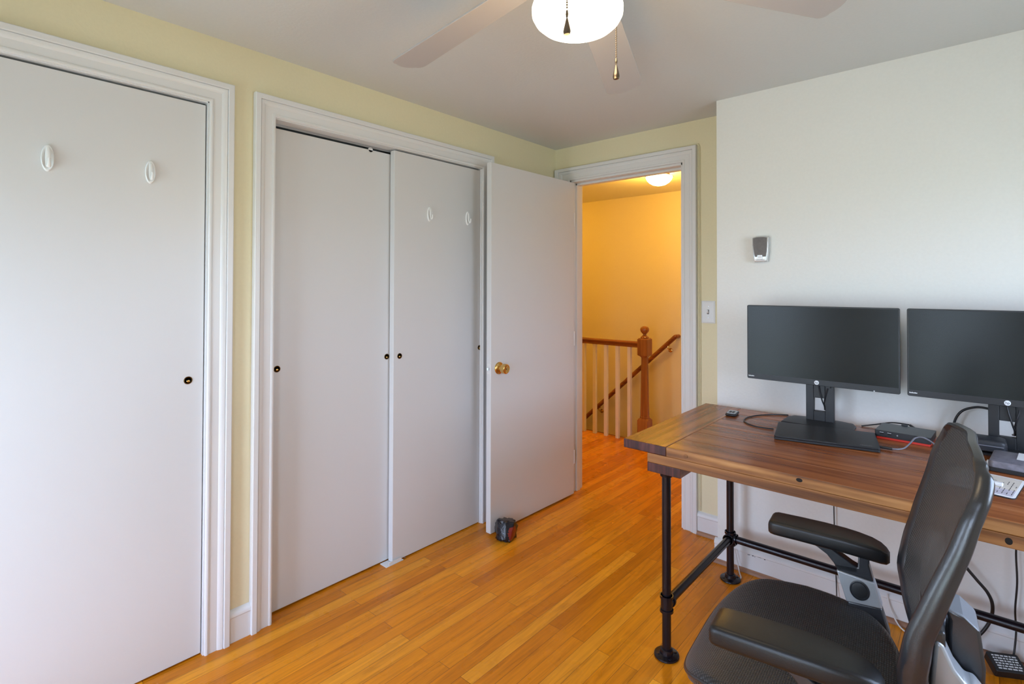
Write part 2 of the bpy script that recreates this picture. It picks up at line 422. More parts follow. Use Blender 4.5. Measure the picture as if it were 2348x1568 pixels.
casing('trim_5', DX0, DX1, DZ, lambda a, z, t: (a, WT+t, z), 'white hall side casing of the doorway')
# jambs
j = MB()
for a0, a1 in (C1, C2):
    j.box((-WT, a0-.0, 0), (.004, a0+.004, CZ)).box((-WT, a1-.004, 0), (.004, a1, CZ)).box((-WT, a0, CZ-.004), (.004, a1, CZ+.001))
struct(j, 'trim_6', M['trim'], 'white jambs lining the closet openings', 'door trim', smooth=0)
j = MB()
j.box((DX0, -.004, 0), (DX0+.012, WT+.004, DZ)).box((DX1-.012, -.004, 0), (DX1, WT+.004, DZ)).box((DX0, -.004, DZ-.014), (DX1, WT+.004, DZ))
j.box((DX0+.012, .045, 0), (DX0+.024, .085, DZ-.014)).box((DX1-.024, .045, 0), (DX1-.012, .085, DZ-.014)).box((DX0+.012, .045, DZ-.028), (DX1-.012, .085, DZ-.014))
jo = struct(j, 'trim_7', M['trim'], 'white door jamb with stop lining the hall doorway', 'door trim', smooth=0, bevel=.0015)
sp = MB(); sp.box((DX1-.0135, .006, .865), (DX1-.0118, .040, .925)); sp.build('strike_plate', M['nickel'], jo)
# sliding track of the double closet
t = MB(); t.box((-.0525, C2[0]+.005, 2.0255), (-.050, C2[1]-.005, 2.0275)).box((-.0555, C2[0]+.005, 2.0255), (-.0525, C2[1]-.005, CZ))
struct(t, 'trim_8', M['steel'], 'thin metal track above the double closet doors', 'door track', smooth=0)

# ---------------------------------------------------------------- baseboards
BP = [(0, 0), (.013, 0), (.013, .092), (.0165, .096), (.0165, .104), (.012, .112), (.006, .118), (0, .121)]
def board(name, fn, s0, s1, label, h=1.0):
    mb = MB(); mb.loft([[fn(s0, t, z*h) for t, z in BP], [fn(s1, t, z*h) for t, z in BP]])
    return struct(mb, name, M['trim'], label, 'baseboard', smooth=30)
def shoe(parent, fn, s0, s1):
    q = [(.013, 0), (.028, 0), (.0275, .006), (.024, .012), (.019, .0165), (.013, .018)]
    mb = MB(); mb.loft([[fn(s0, t, z) for t, z in q], [fn(s1, t, z) for t, z in q]]); return mb.build('shoe_molding', M['shoe'], parent)
LF = lambda s, t, z: (t, s, z)
board('baseboard_left', LF, C1[1]+.082, C2[0]-.082, 'short white baseboard between the two closets')
board('baseboard_corner', LF, C2[1]+.082, -.001, 'short white baseboard behind the open door')
BF = lambda s, t, z: (s, -t, z)
b1 = board('baseboard_back', BF, DX1+.084, XJ, 'white baseboard beside the hall doorway'); shoe(b1, BF, DX1+.084, XJ)
RF = lambda s, t, z: (s, YD-t, z)
b2 = board('baseboard_right', RF, XJ-.012, XR, 'scuffed white baseboard under the desk', h=.95); shoe(b2, RF, XJ-.022, XR)
sc_ = MB()
for i in range(16):
    x = 1.335+.1*random.random()**1.3; z = .083+.012*random.random(); s = .0015+.0025*random.random()
    sc_.box((x, YD-.0145, z), (x+s*2.2, YD-.0128, z+s))
sc_.build('scuff_mark', M['ink'], b2, smooth=0)
board('baseboard_hall', lambda s, t, z: (s, FARY-t, z), .08, HX1, 'white baseboard on the stairwell wall')

# ---------------------------------------------------------------- closet doors
def finger_pull(parent, x, y, z):
    mb = MB()
    ring = [(x+.0006+.0016*math.sin(a), .0125+.0016*math.cos(a)) for a in [2*PI*k/8 for k in range(8)]]
    rings = []
    for k in range(25):
        a = 2*PI*k/24; rings.append([(h, y+r*math.cos(a), z+r*math.sin(a)) for h, r in ring])
    mb.loft(rings, cap=False)
    mb.lathe([(.0001, .0006), (.0112, .0006)], 20, 'X', (x, y, z), mi=1)
    mb.ball((x+.0004, y+.001, z-.003), .006, 12, 8, mi=2, sc=(.35, 1, .8))
    return mb.build('finger_pull', [M['brass_dark'], M['hole'], M['brass']], parent)
def slab(name, lo, hi, label, mats=None):
    mb = MB(); mb.box(lo, hi)
    return struct(mb, name, M['door'], label, 'closet door', smooth=0, bevel=.0018)
d1 = slab('door_1', (-.042, -2.905, .007), (-.008, C1[1]-.007, 2.029), 'flat white sliding closet door nearest the camera')
finger_pull(d1, -.008, -2.174, 1.013)
d5 = slab('door_5', (-.084, C1[0]+.006, .008), (-.050, -2.86, 2.028), 'rear sliding panel of the nearer closet')
d2 = slab('door_2', (-.084, C2[0]+.006, .008), (-.050, -1.262, 2.017), 'flat white closet door, rear one of the pair')
finger_pull(d2, -.050, -1.838, 1.010); finger_pull(d2, -.050, -1.303, 1.009)
rl = MB(); rl.lathe([(.0001, 0), (.011, 0), (.012, .002), (.012, .006), (.0001, .006)], 16, 'X', (-.056, -1.40, 2.018))
rl.build('roller', M['white'], d2)
d3 = slab('door_3', (-.042, -1.293, .006), (-.008, C2[1]-.006, 2.030), 'flat white closet door, front one of the pair')
finger_pull(d3, -.008, -1.257, 1.011); finger_pull(d3, -.008, -.707, 1.006)
g = thing('floor_guide', (-.02, -1.285, 0), 'small white floor guide under the sliding closet doors', 'door guide')
mb = MB(); mb.box((-.05, -1.335, 0), (.004, -1.235, .0035)); mb.box((-.0025, -1.318, .0035), (.001, -1.245, .018), 0)
mb.build('plate', M['trim'], g, off=g.location, bevel=.001)
mb = MB(); mb.lathe([(.004, .0035), (.004, .005), (.0001, .0056)], 12, 'Z', (.0025-.006, -1.243+.02, .0)).build('screw', M['steel'], g, off=g.location)

# open bedroom door, hinged at the left jamb
L = Vector((.1738, -.0235)); E_ = Vector((.1577, -.7802)); ang = math.atan2(E_.y-L.y, E_.x-L.x); DLW = (E_-L).length
xfd = Matrix.Translation((L.x, L.y, 0)) @ Matrix.Rotation(ang, 4, 'Z')   # local x along the leaf, local -y = behind
mb = MB(); mb.box((0, -.035, .012), (DLW, 0, 2.040), xf=xfd)
# local y: +90deg from the leaf direction points to +x world
d4 = struct(mb, 'door_4', M['door'], 'flat white hall door standing open against the closet', 'door', smooth=0, bevel=.0015)
def lx(p): return xfd @ Vector(p)
kz = .906; ku = DLW-.062
kn = MB()
kp = [(.0001, 0), (.033, 0), (.034, .003), (.031, .007), (.020, .011), (.0145, .014), (.0135, .024), (.016, .029), (.0255, .032),
      (.0275, .036), (.0275, .052), (.0262, .058), (.023, .061), (.0215, .0615), (.020, .0600), (.006, .0575), (.0055, .0575), (.0001, .0575)]
mk = xfd @ Matrix.Translation((ku, 0, kz)) @ Matrix.Rotation(-PI/2, 4, 'X')
kn.lathe(kp, 36, 'Z', (0, 0, 0), xf=mk)
kn.lathe([(.0001, .0578), (.003, .0578), (.003, .0585), (.0001, .0585)], 12, 'Z', (0, 0, 0), mi=1, xf=mk)
kn.build('doorknob', [M['brass'], M['hole']], d4, smooth=30)
k2 = MB(); mk2 = xfd @ Matrix.Translation((ku, -.035, kz)) @ Matrix.Rotation(PI/2, 4, 'X')
k2.lathe([(r, h*.62) for r, h in kp], 30, 'Z', xf=mk2); k2.build('doorknob', M['steel'], d4, smooth=30)
la = MB(); la.box((DLW, -.029, kz-.028), (DLW+.0012, -.006, kz+.028), xf=xfd)
la.build('latch_plate', M['trim'], d4)
la = MB(); la.prism([(DLW, -.023), (DLW+.011, -.020), (DLW+.006, -.012), (DLW, -.011)], kz-.007, kz+.007, 'XY', xf=xfd); la.build('latch_bolt', M['steel'], d4)
for hz in (.25, 1.02, 1.80):
    hg = MB(); hg.cyl(lx((-.004, -.004, hz-.045)), lx((-.004, -.004, hz+.045)), .006, 12); hg.build('hinge', M['trim'], d4)

# ---------------------------------------------------------------- windows
def window(name, horiz, a0, a1, z0, z1, label):
    mb = MB()
    def B(u0, u1, v0, v1, d0, d1):
        if horiz: mb.box((u0, YF+d0, v0), (u1, YF+d1, v1))
        else: mb.box((XR-d1, u0, v0), (XR-d0, u1, v1))
    fw = .05
    for d in ((-.10, -.05),):
        B(a0, a0+fw, z0, z1, *d); B(a1-fw, a1, z0, z1, *d); B(a0+fw, a1-fw, z0, z0+fw, *d); B(a0+fw, a1-fw, z1-fw, z1, *d)
        zm = (z0+z1)/2; B(a0+fw, a1-fw, zm-.02, zm+.02, *d)
        am = (a0+a1)/2; B(am-.02, am+.02, z0+fw, z1-fw, *d)
    o = struct(mb, name, M['trim'], label, 'window', smooth=0)
    gl = MB()
    if horiz: gl.box((a0+fw, YF-.078, z0+fw), (a1-fw, YF-.074, z1-fw))
    else: gl.box((XR+.074, a0+fw, z0+fw), (XR+.078, a1-fw, z1-fw))
    gl.build('pane', M['glass'], o, smooth=0)
    cs = MB(); cw = .08
    def C(u0, u1, v0, v1, t=.02):
        if horiz: cs.box((u0, YF, v0), (u1, YF+t, v1))
        else: cs.box((XR-t, u0, v0), (XR, u1, v1))
    C(a0-cw, a0, z0-cw, z1+cw); C(a1, a1+cw, z0-cw, z1+cw); C(a0, a1, z1, z1+cw); C(a0, a1, z0-.03, z0, .05); C(a0, a1, z0-cw, z0-.03)
    cs.build('window_casing', M['trim'], o, smooth=0)
    li = bpy.data.lights.new('daylight_portal', 'AREA'); li.shape = 'RECTANGLE'; li.size = a1-a0; li.size_y = z1-z0
    li.cycles.is_portal = True
    lo = bpy.data.objects.new('daylight_portal', li); COL.objects.link(lo)
    zc = (z0+z1)/2; ac = (a0+a1)/2
    if horiz: lo.location = (ac, YF-WT, zc); d = Vector((0, 1, 0))
    else: lo.location = (XR+WT, ac, zc); d = Vector((-1, 0, 0))
    lo.rotation_euler = d.to_track_quat('-Z', 'Y').to_euler()
    return o
window('window_1', True, *W1, 'white framed window in the wall behind the camera')
window('window_3', True, *W3, 'narrow white framed window behind the camera, nearer the desk')
window('window_2', False, *W2, 'white framed window at the end of the desk')

# ---------------------------------------------------------------- hooks on the closet doors
def hook(loc, s, label, cat='hook'):
    """oval adhesive hook on a face x = const, normal +x"""
    h = thing('hanging_hook', loc, label, cat, 'white adhesive hooks on the closet doors')
    hw, hh, dep = .0158*s, .0415*s, .011*s
    bm = MB(); rings = []
    for k, (q, d) in enumerate([(1, 0), (1, .25), (.97, .5), (.9, .72), (.78, .60), (.6, .42), (.4, .36), (.2, .36), (.02, .36)]):
        rings.append([(dep*d, hw*q*math.cos(a), hh*(q if q > .7 else q*1.0)*math.sin(a)) for a in [2*PI*i/36 for i in range(36)]])
    bm.loft(rings); bm.build('base', M['hook'], h, smooth=60)
    tg = MB()
    path = [(.004*s, 0, .034*s), (.010*s, 0, .020*s), (.013*s, 0, 0), (.016*s, 0, -.016*s), (.021*s, 0, -.028*s), (.027*s, 0, -.026*s), (.029*s, 0, -.014*s), (.0285*s, 0, -.004*s)]
    P = smooth_path(path, 5)
    n = len(P); rr = [(.0055*s*(.55+.75*math.sin(PI*min(1, (i+2)/n*1.05)**.8)) if i < n-2 else .0035*s, .0032*s) for i in range(n)]
    tg.tube(P, rr, 12); tg.build('hook', M['hook'], h, smooth=60)
    return h
hook((-.008, -2.5595, 1.749), 1.0, 'white oval hook on the nearer closet door, farther from the finger pull')
hook((-.008, -2.2955, 1.750), .97, 'white oval hook on the nearer closet door, above the finger pull')
hook((-.008, -1.075, 1.736), .93, 'white oval hook near the middle of the double closet front panel')
hook((-.008, -.803, 1.742), .93, 'white oval hook beside the edge of the open hall door')

# ---------------------------------------------------------------- geode door stop
rk = thing('rock', (.238, -.742, 0), 'glossy black faceted rock propping open the white hall door', 'rock')
mb = MB()
random.seed(11)
bmr = mb.bm
bmesh.ops.create_icosphere(bmr, subdivisions=4, radius=1)
from mathutils import noise
for v in bmr.verts:
    p = v.co.copy()
    k = 1.04+.26*noise.noise(p*1.7+Vector((3, 1, 2)))+.22*noise.noise(p*3.9)+.16*noise.noise(p*8)
    q = Vector((p.x*.066*k, p.y*.060*k, p.z*.062*k))
    for nn, dd in ((Vector((.75, -.55, .35)).normalized(), .045), (Vector((.2, -.9, .3)).normalized(), .044), (Vector((-.5, -.75, .1)).normalized(), .05), (Vector((.95, .25, -.05)).normalized(), .047), (Vector((0, .1, 1)), .050)):
        e = q.dot(nn)-dd
        if e > 0: q -= nn*e*.9
    q.z = max(q.z, -.047)
    v.co = q+Vector((0, 0, .047))
for fc in bmr.faces:
    fc.material_index = 1 if (fc.normal.x > .80 and fc.calc_center_median().z < .075) else 0
mb.build('body', [M['rock'], M['rock_red']], rk, smooth=22)

# ---------------------------------------------------------------- ceiling fan
FC = Vector((1.425, -1.765, 0))
fan = thing('ceiling_fan', (FC.x, FC.y, H), 'white five blade ceiling fan with lit round globe', 'ceiling fan')
fo = fan.location
mb = MB(); mb.lathe([(.0001, H-.0005), (.085, H-.0005), (.088, H-.02), (.082, H-.045), (.06, H-.05), (.0001, H-.05)], 40, 'Z', (FC.x, FC.y, 0)); mb.build('canopy', M['fan_metal'], fan, off=fo)
mb = MB(); mb.lathe([(.06, 2.242), (.105, 2.236), (.118, 2.215), (.118, 2.185), (.105, 2.150), (.080, 2.125), (.055, 2.110), (.055, 2.075), (.0001, 2.075)], 48, 'Z', (FC.x, FC.y, 0)); mb.build('motor_housing', M['fan_metal'], fan, off=fo)
mb = MB(); mb.lathe([(.054, 2.098), (.080, 2.096), (.084, 2.088), (.080, 2.080), (.0001, 2.080)], 48, 'Z', (FC.x, FC.y, 0)); mb.build('light_fitter', M['fan_metal'], fan, off=fo)
mb = MB()
gp = [(.076, .106), (.094, .096), (.106, .080), (.1125, .060), (.1115, .044), (.104, .030), (.090, .0175), (.071, .0085), (.048, .003), (.024, .0005), (.0001, 0)]
mb.lathe(gp, 56, 'Z', (FC.x, FC.y, 1.980)); mb.build('light_globe', M['globe'], fan, off=fo, smooth=60)
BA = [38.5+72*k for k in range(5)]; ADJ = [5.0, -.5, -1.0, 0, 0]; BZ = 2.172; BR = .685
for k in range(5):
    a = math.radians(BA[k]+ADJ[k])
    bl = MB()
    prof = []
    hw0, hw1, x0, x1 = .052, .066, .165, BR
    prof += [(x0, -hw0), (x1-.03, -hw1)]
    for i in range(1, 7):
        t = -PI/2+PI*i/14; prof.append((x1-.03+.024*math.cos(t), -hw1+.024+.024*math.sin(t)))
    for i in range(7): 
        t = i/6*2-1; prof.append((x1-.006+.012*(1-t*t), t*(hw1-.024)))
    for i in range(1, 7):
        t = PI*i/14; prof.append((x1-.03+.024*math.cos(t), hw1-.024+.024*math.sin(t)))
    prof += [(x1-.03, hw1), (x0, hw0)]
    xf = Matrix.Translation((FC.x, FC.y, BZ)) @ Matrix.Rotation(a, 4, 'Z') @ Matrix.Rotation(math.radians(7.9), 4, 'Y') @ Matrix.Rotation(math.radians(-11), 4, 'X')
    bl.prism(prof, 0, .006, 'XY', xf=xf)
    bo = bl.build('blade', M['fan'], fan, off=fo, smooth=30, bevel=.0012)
    br = MB(); br.box((.085, -.022, .006), (.24, .022, .0105), xf=xf)
    br.prism([(.17, -.04), (.235, -.034), (.25, 0), (.235, .034), (.17, .04)], .006, .010, 'XY', xf=xf)
    for sx_, sy_ in ((.185, -.02), (.185, .02), (.23, 0)):
        br.lathe([(.0001, -.003), (.004, -.003), (.0045, 0), (.0001, 0)], 10, 'Z', xf=xf @ Matrix.Translation((sx_, sy_, 0)))
    br.build('bracket', M['fan_metal'], bo, bevel=.001)
def pull_chain(x, y, ztop, zb):
    mb = MB(); z = ztop
    while z > zb+.058:
        mb.ball((x, y, z), .0024, 8, 6); z -= .0058
    mb.cyl((x, y, ztop), (x, y, zb+.055), .0006, 6)
    o = mb.build('pull_chain', M['nickel'], fan, off=fo, smooth=60)
    p = MB()
    p.lathe([(.0001, .058), (.0028, .056), (.0035, .048), (.0028, .042), (.0015, .040), (.003, .036), (.0055, .026), (.0085, .014), (.0092, .008), (.0075, .002), (.0001, 0)], 20, 'Z', (0, 0, 0),
            xf=Matrix.Translation((x, y, zb)) @ Matrix.Diagonal((1, .8, 1, 1)))
    p.build('pendant', M['nickel'], o, off=fo, smooth=50)
# camera solved from the photograph
CAMO = Vector((2.1653, -2.8152, 1.352)); YAW, PIT, ROL = .7063, .0134, .0019; FPX, PX, PY = 1195.48, 1212.71, 643.32
CF = Vector((-math.sin(YAW)*math.cos(PIT), math.cos(YAW)*math.cos(PIT), math.sin(PIT)))
r0 = Vector((math.cos(YAW), math.sin(YAW), 0)); u0 = r0.cross(CF)
CR = math.cos(ROL)*r0+math.sin(ROL)*u0; CU = -math.sin(ROL)*r0+math.cos(ROL)*u0
# chains hang round the fitter rim: nearer one in front of the globe, farther one beside it
pull_chain(1.475, -1.876, 2.068, 1.918)
pull_chain(1.464, -1.646, 2.068, 1.891)
fl_ = bpy.data.lights.new('fan_lamp', 'POINT'); fl_.color = (1, .74, .42); fl_.energy = 4; fl_.shadow_soft_size = .11
flo = bpy.data.objects.new('fan_lamp', fl_); COL.objects.link(flo); flo.location = (FC.x, FC.y, 1.84)

# ---------------------------------------------------------------- hall: light, railing, handrail
hl = thing('flush_ceiling_light', (.215, 1.11, H), 'small glowing dome light on the hall ceiling', 'ceiling light')
mb = MB(); mb.lathe([(.0001, H-.0005), (.082, H-.0005), (.086, H-.012), (.080, H-.028), (.0001, H-.028)], 40, 'Z', (.215, 1.11, 0)); mb.build('base', M['brass'], hl, off=hl.location)
mb = MB(); mb.lathe([(.080, H-.026), (.106, H-.030), (.107, H-.038), (.098, H-.058), (.080, H-.078), (.054, H-.094), (.025, H-.102), (.0001, H-.104)], 48, 'Z', (.215, 1.11, 0)); mb.build('glass_bowl', M['hall_globe'], hl, off=hl.location, smooth=60)
for k in range(3):
    a = 2*PI*k/3+.4; mb = MB(); mb.cyl((.215+.102*math.cos(a), 1.11+.102*math.sin(a), H-.034), (.215+.114*math.cos(a), 1.11+.114*math.sin(a), H-.030), .003, 8); mb.build('clip', M['brass'], hl, off=hl.location)
li = bpy.data.lights.new('hall_lamp', 'POINT'); li.color = (1, .54, .07); li.energy = 21; li.shadow_soft_size = .09
lo = bpy.data.objects.new('hall_lamp', li); COL.objects.link(lo); lo.location = (.215, 1.11, 2.10)
l2 = bpy.data.lights.new('hall_fill_light', 'POINT'); l2.color = (1, .54, .07); l2.energy = 12; l2.shadow_soft_size = .12  # added light, out of view and without a fixture, evens out the hall wall
lo2 = bpy.data.objects.new('hall_fill_light', l2); COL.objects.link(lo2); lo2.location = (-1.55, 1.05, 2.05)

rg = thing('stair_railing', (-.013, RY, 0), 'stair railing with wooden newel post and white balusters', 'railing')
ro = rg.location
NX = -.013
def sq(hw, z, ch=0.0): return [(NX-hw, RY-hw, z), (NX+hw, RY-hw, z), (NX+hw, RY+hw, z), (NX-hw, RY+hw, z)]
mb = MB()
def rings_oct(hw, z, c): return [(NX+a*hw, RY+b*hw, z) for a, b in ((-1, -c), (-c, -1), (c, -1), (1, -c), (1, c), (c, 1), (-c, 1), (-1, c))]
mb.loft([rings_oct(h, z, c) for h, z, c in [(.048, 0, .97), (.048, .205, .97), (.040, .222, .85), (.0365, .224, .5), (.0365, .236, .5), (.034, .24, .5),
     (.0265, .735, .5), (.0265, .745, .5), (.036, .758, .6), (.047, .768, .97), (.047, .905, .97), (.040, .915, .9)]])
mb.lathe([(.034, .915), (.036, .922), (.030, .930), (.018, .938), (.0145, .946), (.0145, .951), (.022, .957), (.033, .970), (.0385, .986), (.037, .999), (.029, 1.011), (.015, 1.018), (.0001, 1.0195)], 32, 'Z', (NX, RY, 0))
mb.build('newel_post', M['newel'], rg, off=ro, smooth=28)
mb = MB(); pr = [(-.022, .830), (.022, .830), (.024, .838), (.020, .845), (.026, .856), (.027, .868), (.020, .878), (.008, .882), (-.008, .882), (-.020, .878), (-.027, .868), (-.026, .856), (-.020, .845), (-.024, .838)]
mb.loft([[(HX0+.001, RY+a, z) for a, z in pr], [(NX-.047, RY+a, z) for a, z in pr]])
mb.build('handrail', M['rail'], rg, off=ro, smooth=30)
x = -.161
bal0 = None
while x > HX0+.08:
    if bal0 is None:
        mb = MB(); mb.box((x-.0155, RY-.0155, 0), (x+.0155, RY+.0155, .831)); bal0 = mb.build('baluster', M['baluster'], rg, off=ro, smooth=0, bevel=.002); bx0 = x
    else:
        cpy = bal0.copy(); COL.objects.link(cpy); cpy.parent = rg; cpy.location = (x-bx0, 0, 0)
    x -= .1215
wr = thing('wall_handrail', (-.006, FARY, .88), 'sloping wooden handrail on brass brackets along the yellow wall', 'handrail')
wr['kind'] = 'thing'
wo = wr.location
mb = MB(); p0 = Vector((-.012, FARY-.06, .882)); dr = Vector((-1.104, 0, -1.000)).normalized(); p1 = p0+dr*2.6
mb.tube([p0, p1], (.021, .021), 20); mb.ball(p0+Vector((.001, .0, .001)), .021, 16, 10); mb.cyl(p0+Vector((.004, 0, .004)), p0+Vector((.01, .059, .004)), .019, 16)
mb.build('rail', M['rail'], wr, off=wo)
for d in (.10, 1.16, 2.2):
    q = p0+dr*d; mb = MB()
    mb.tube(smooth_path([q+Vector((0, 0, -.018)), q+Vector((0, 0, -.045)), q+Vector((0, .025, -.065)), q+Vector((0, .0598, -.07))], 5), .005, 8)
    mb.lathe([(.022, -.0005), (.020, -.006), (.010, -.010), (.0001, -.010)], 16, 'Y', (q.x, FARY, q.z-.07))
    mb.box((q.x-.02, q.y-.01, q.z-.024), (q.x+.02, q.y+.01, q.z-.020)); mb.build('bracket', M['brass'], wr, off=wo)

# ---------------------------------------------------------------- wall fittings
sw = thing('light_switch', (1.058, 0, 1.22), 'white toggle light switch beside the doorway casing', 'light switch')
so = sw.location
mb = MB(); X0, X1, Z0, Z1 = 1.020, 1.096, 1.159, 1.281
mb.loft([[(X0, -.0005, Z0), (X1, -.0005, Z0), (X1, -.0005, Z1), (X0, -.0005, Z1)], [(X0, -.003, Z0), (X1, -.003, Z0), (X1, -.003, Z1), (X0, -.003, Z1)],
         [(X0+.007, -.0062, Z0+.007), (X1-.007, -.0062, Z0+.007), (X1-.007, -.0062, Z1-.007), (X0+.007, -.0062, Z1-.007)]])
mb.build('plate', M['plate'], sw, off=so, smooth=0)
mb = MB(); mb.box((1.0525, -.0068, 1.209), (1.0635, -.006, 1.233)); mb.build('slot', M['ink'], sw, off=so, smooth=0)
mb = MB(); mb.prism([(-.006, 1.212), (-.006, 1.229), (-.016, 1.2315), (-.0165, 1.225)], 1.0542, 1.0618, 'YZ'); mb.build('toggle', M['plate'], sw, off=so, smooth=0)
for z in (1.1895, 1.2505):
    mb = MB(); mb.lathe([(.0028, -.006), (.0026, -.0072), (.0001, -.0075)], 12, 'Y', (1.058, 0, z)); mb.build('screw', M['steel'], sw, off=so)

th = thing('mounted_thermostat', (1.405, YD, 1.534), 'small brown and chrome thermostat on the desk wall above the monitors', 'thermostat')
to = th.location
def thermo_outline(k, dz=0):
    cx, cz = 1.405, 1.534
    pts = [(-.0375, .056), (-.02, .0605), (0, .0615), (.02, .0605), (.0375, .057), (.0375, .02), (.0355, -.02), (.031, -.058), (0, -.0605), (-.0275, -.060), (-.033, -.02), (-.037, .02)]
    return [(cx+a*k, cz+b*k+dz) for a, b in pts]
mb = MB(); rings = []
for k, d in ((.94, .0005), (1.0, .004), (1.0, .022), (.95, .030), (.90, .0315)):
    rings.append([(a, YD-d, b) for a, b in thermo_outline(k)])
mb.loft(rings); mb.build('body', M['thermo_body'], th, off=to, smooth=40)
mb = MB(); q = [(a, b) for a, b in thermo_outline(.82, .006)]
q = [(a, max(b, 1.4985)) for a, b in q]; mb.prism(q, YD-.0335, YD-.031, 'XZ'); mb.build('display', M['thermo_face'], th, off=to, smooth=0)
mb = MB(); mb.box((1.393, YD-.0348, 1.488), (1.416, YD-.031, 1.5065)); mb.build('button', M['thermo_body'], th, off=to, bevel=.001)
mb = MB(); mb.box((1.3965, YD-.0355, 1.492), (1.4125, YD-.0347, 1.503)); mb.build('indicator', M['white'], th, off=to)
mb = MB(); mb.box((1.383, YD-.0325, 1.4795), (1.427, YD-.0312, 1.4875)); mb.box((1.388, YD-.0328, 1.4828), (1.420, YD-.0324, 1.4838), 1)
mb.build('name_strip', [M['white'], M['ink']], th, off=to, smooth=0)

# flat cable tacked up the right edge of the doorway casing
wc = thing('door_cable', (1.004, -.004, 0), 'thin cream twin cable running down beside the hall doorway casing', 'cable')
mb = MB(); z = 0; pts = []
p = [(1.0072, -.0045, .125), (1.0065, -.0045, .6), (1.0075, -.0045, 1.1), (1.0062, -.0045, 1.6), (1.0062, -.0045, 2.0), (1.0050, -.0045, 2.13), (1.000, -.0045, 2.1485), (.99, -.0045, 2.1525), (.80, -.0045, 2.1530), (.5, -.0045, 2.1530), (.05, -.0045, 2.1528)]
P = smooth_path(p, 8)
mb.tube(P, .0028, 8); mb.tube([v+Vector((.0068, 0, .003)) if v.z < 2.14 else v+Vector((.002, 0, .0055)) for v in P][:46], .0026, 8)
mb.build('strand', M['paint'], wc, off=wc.location)

ol = thing('outlet_plate', (2.10, YD, .36), 'white wall plate low on the wall behind the chair back', 'wall plate')
mb = MB(); mb.box((2.062, YD-.005, .300), (2.134, YD-.0003, .415)); mb.build('plate', M['plate'], ol, off=ol.location, bevel=.002)
for z in (.335, .380):
    mb = MB(); mb.lathe([(.0165, -.0045), (.016, -.0065), (.0001, -.0066)], 20, 'Y', (2.098, YD, z)); mb.box((2.092, YD-.0071, z-.004), (2.0935, YD-.0064, z+.005), 1); mb.box((2.102, YD-.0071, z-.004), (2.1035, YD-.0064, z+.005), 1)
    mb.build('socket', [M['plate'], M['ink']], ol, off=ol.location)

# ---------------------------------------------------------------- desk
DK = thing('desk', (1.92, -.68, 0), 'dark stained plank desk standing on black pipe legs', 'desk')
do = DK.location
X0, X1, Y0, Y1, ZT, TH = 1.156, 2.690, -1.080, -.287, .785, .0335
BB = .1715
mb = MB(); n = 6; bw = (Y1-Y0)/n
for i in range(n):
    y0 = Y0+i*bw; g = .0004
    mb.box((X0+BB, y0+g, ZT-TH), (X1-BB, y0+bw-g, ZT))
tp = mb.build('tabletop', [M['top']], DK, off=do, smooth=0, bevel=.0022)
for a, b in ((X0, X0+BB-.0006), (X1-BB+.0006, X1)):
    mb = MB(); mb.box((a, Y0, ZT-TH), (b, Y1, ZT))
    o = mb.build('end_board', [M['bread'], M['endgrain']], DK, off=do, smooth=0, bevel=.003)
    for pl in o.data.polygons:
        if abs(pl.normal.y) > .9: pl.material_index = 1
# front edge of the planks shows lighter pine
for pl in tp.data.polygons: pass
tp.data.materials.append(M['edge'])
for pl in tp.data.polygons:
    if pl.normal.y < -.9: pl.material_index = 1
for ya, yb in ((Y0+.001, Y0+.09), (Y1-.09, Y1-.001)):
    mb = MB(); mb.box((1.2535, ya, ZT-2*TH), (X1-.0975, yb, ZT-TH-.0004)); mb.build('apron', M['edge'], DK, off=do, smooth=0, bevel=.002)
KN = M['hole']
kn = MB(); kn.ball((1.760, Y0+.0005, .772), .008, 14, 8, sc=(1.15, .12, .75)); kn.build('knot_hole', KN, DK, off=do)
kn = MB(); kn.ball((2.226, Y0+.0015, .735), .008, 14, 8, sc=(1.1, .12, 1.3)); kn.build('knot_hole', KN, DK, off=do)
kn = MB(); kn.lathe([(.0075, -.0001), (.0072, -.0012), (.0001, -.0014)], 20, 'Y', (1.401, Y0, .768)); kn.build('wood_plug', M['edge'], DK, off=do)
for xa in (1.2535, X1-.0975-.128):
    mb = MB(); mb.box((xa, Y0+.0015, ZT-3*TH), (xa+.128, Y1-.0015, ZT-2*TH-.0004))
    o = mb.build('cross_brace', [M['bread'], M['endgrain']], DK, off=do, smooth=0, bevel=.002)
    for pl in o.data.polygons:
        if abs(pl.normal.y) > .9: pl.material_index = 1
LZ = ZT-3*TH-.0003; PRAD = .0162; TZ = .192
LX = (1.2965, X1-(1.2965-X0)); LY = (-1.012, -.352)
def fitting(mb, c, ax, l=.030, r=.0212):
    c = Vector(c); d = Vector(ax)
    mb.cyl(c-d*.0, c+d*l, r, 20); mb.cyl(c+d*(l-.010), c+d*l, r+.0035, 20)
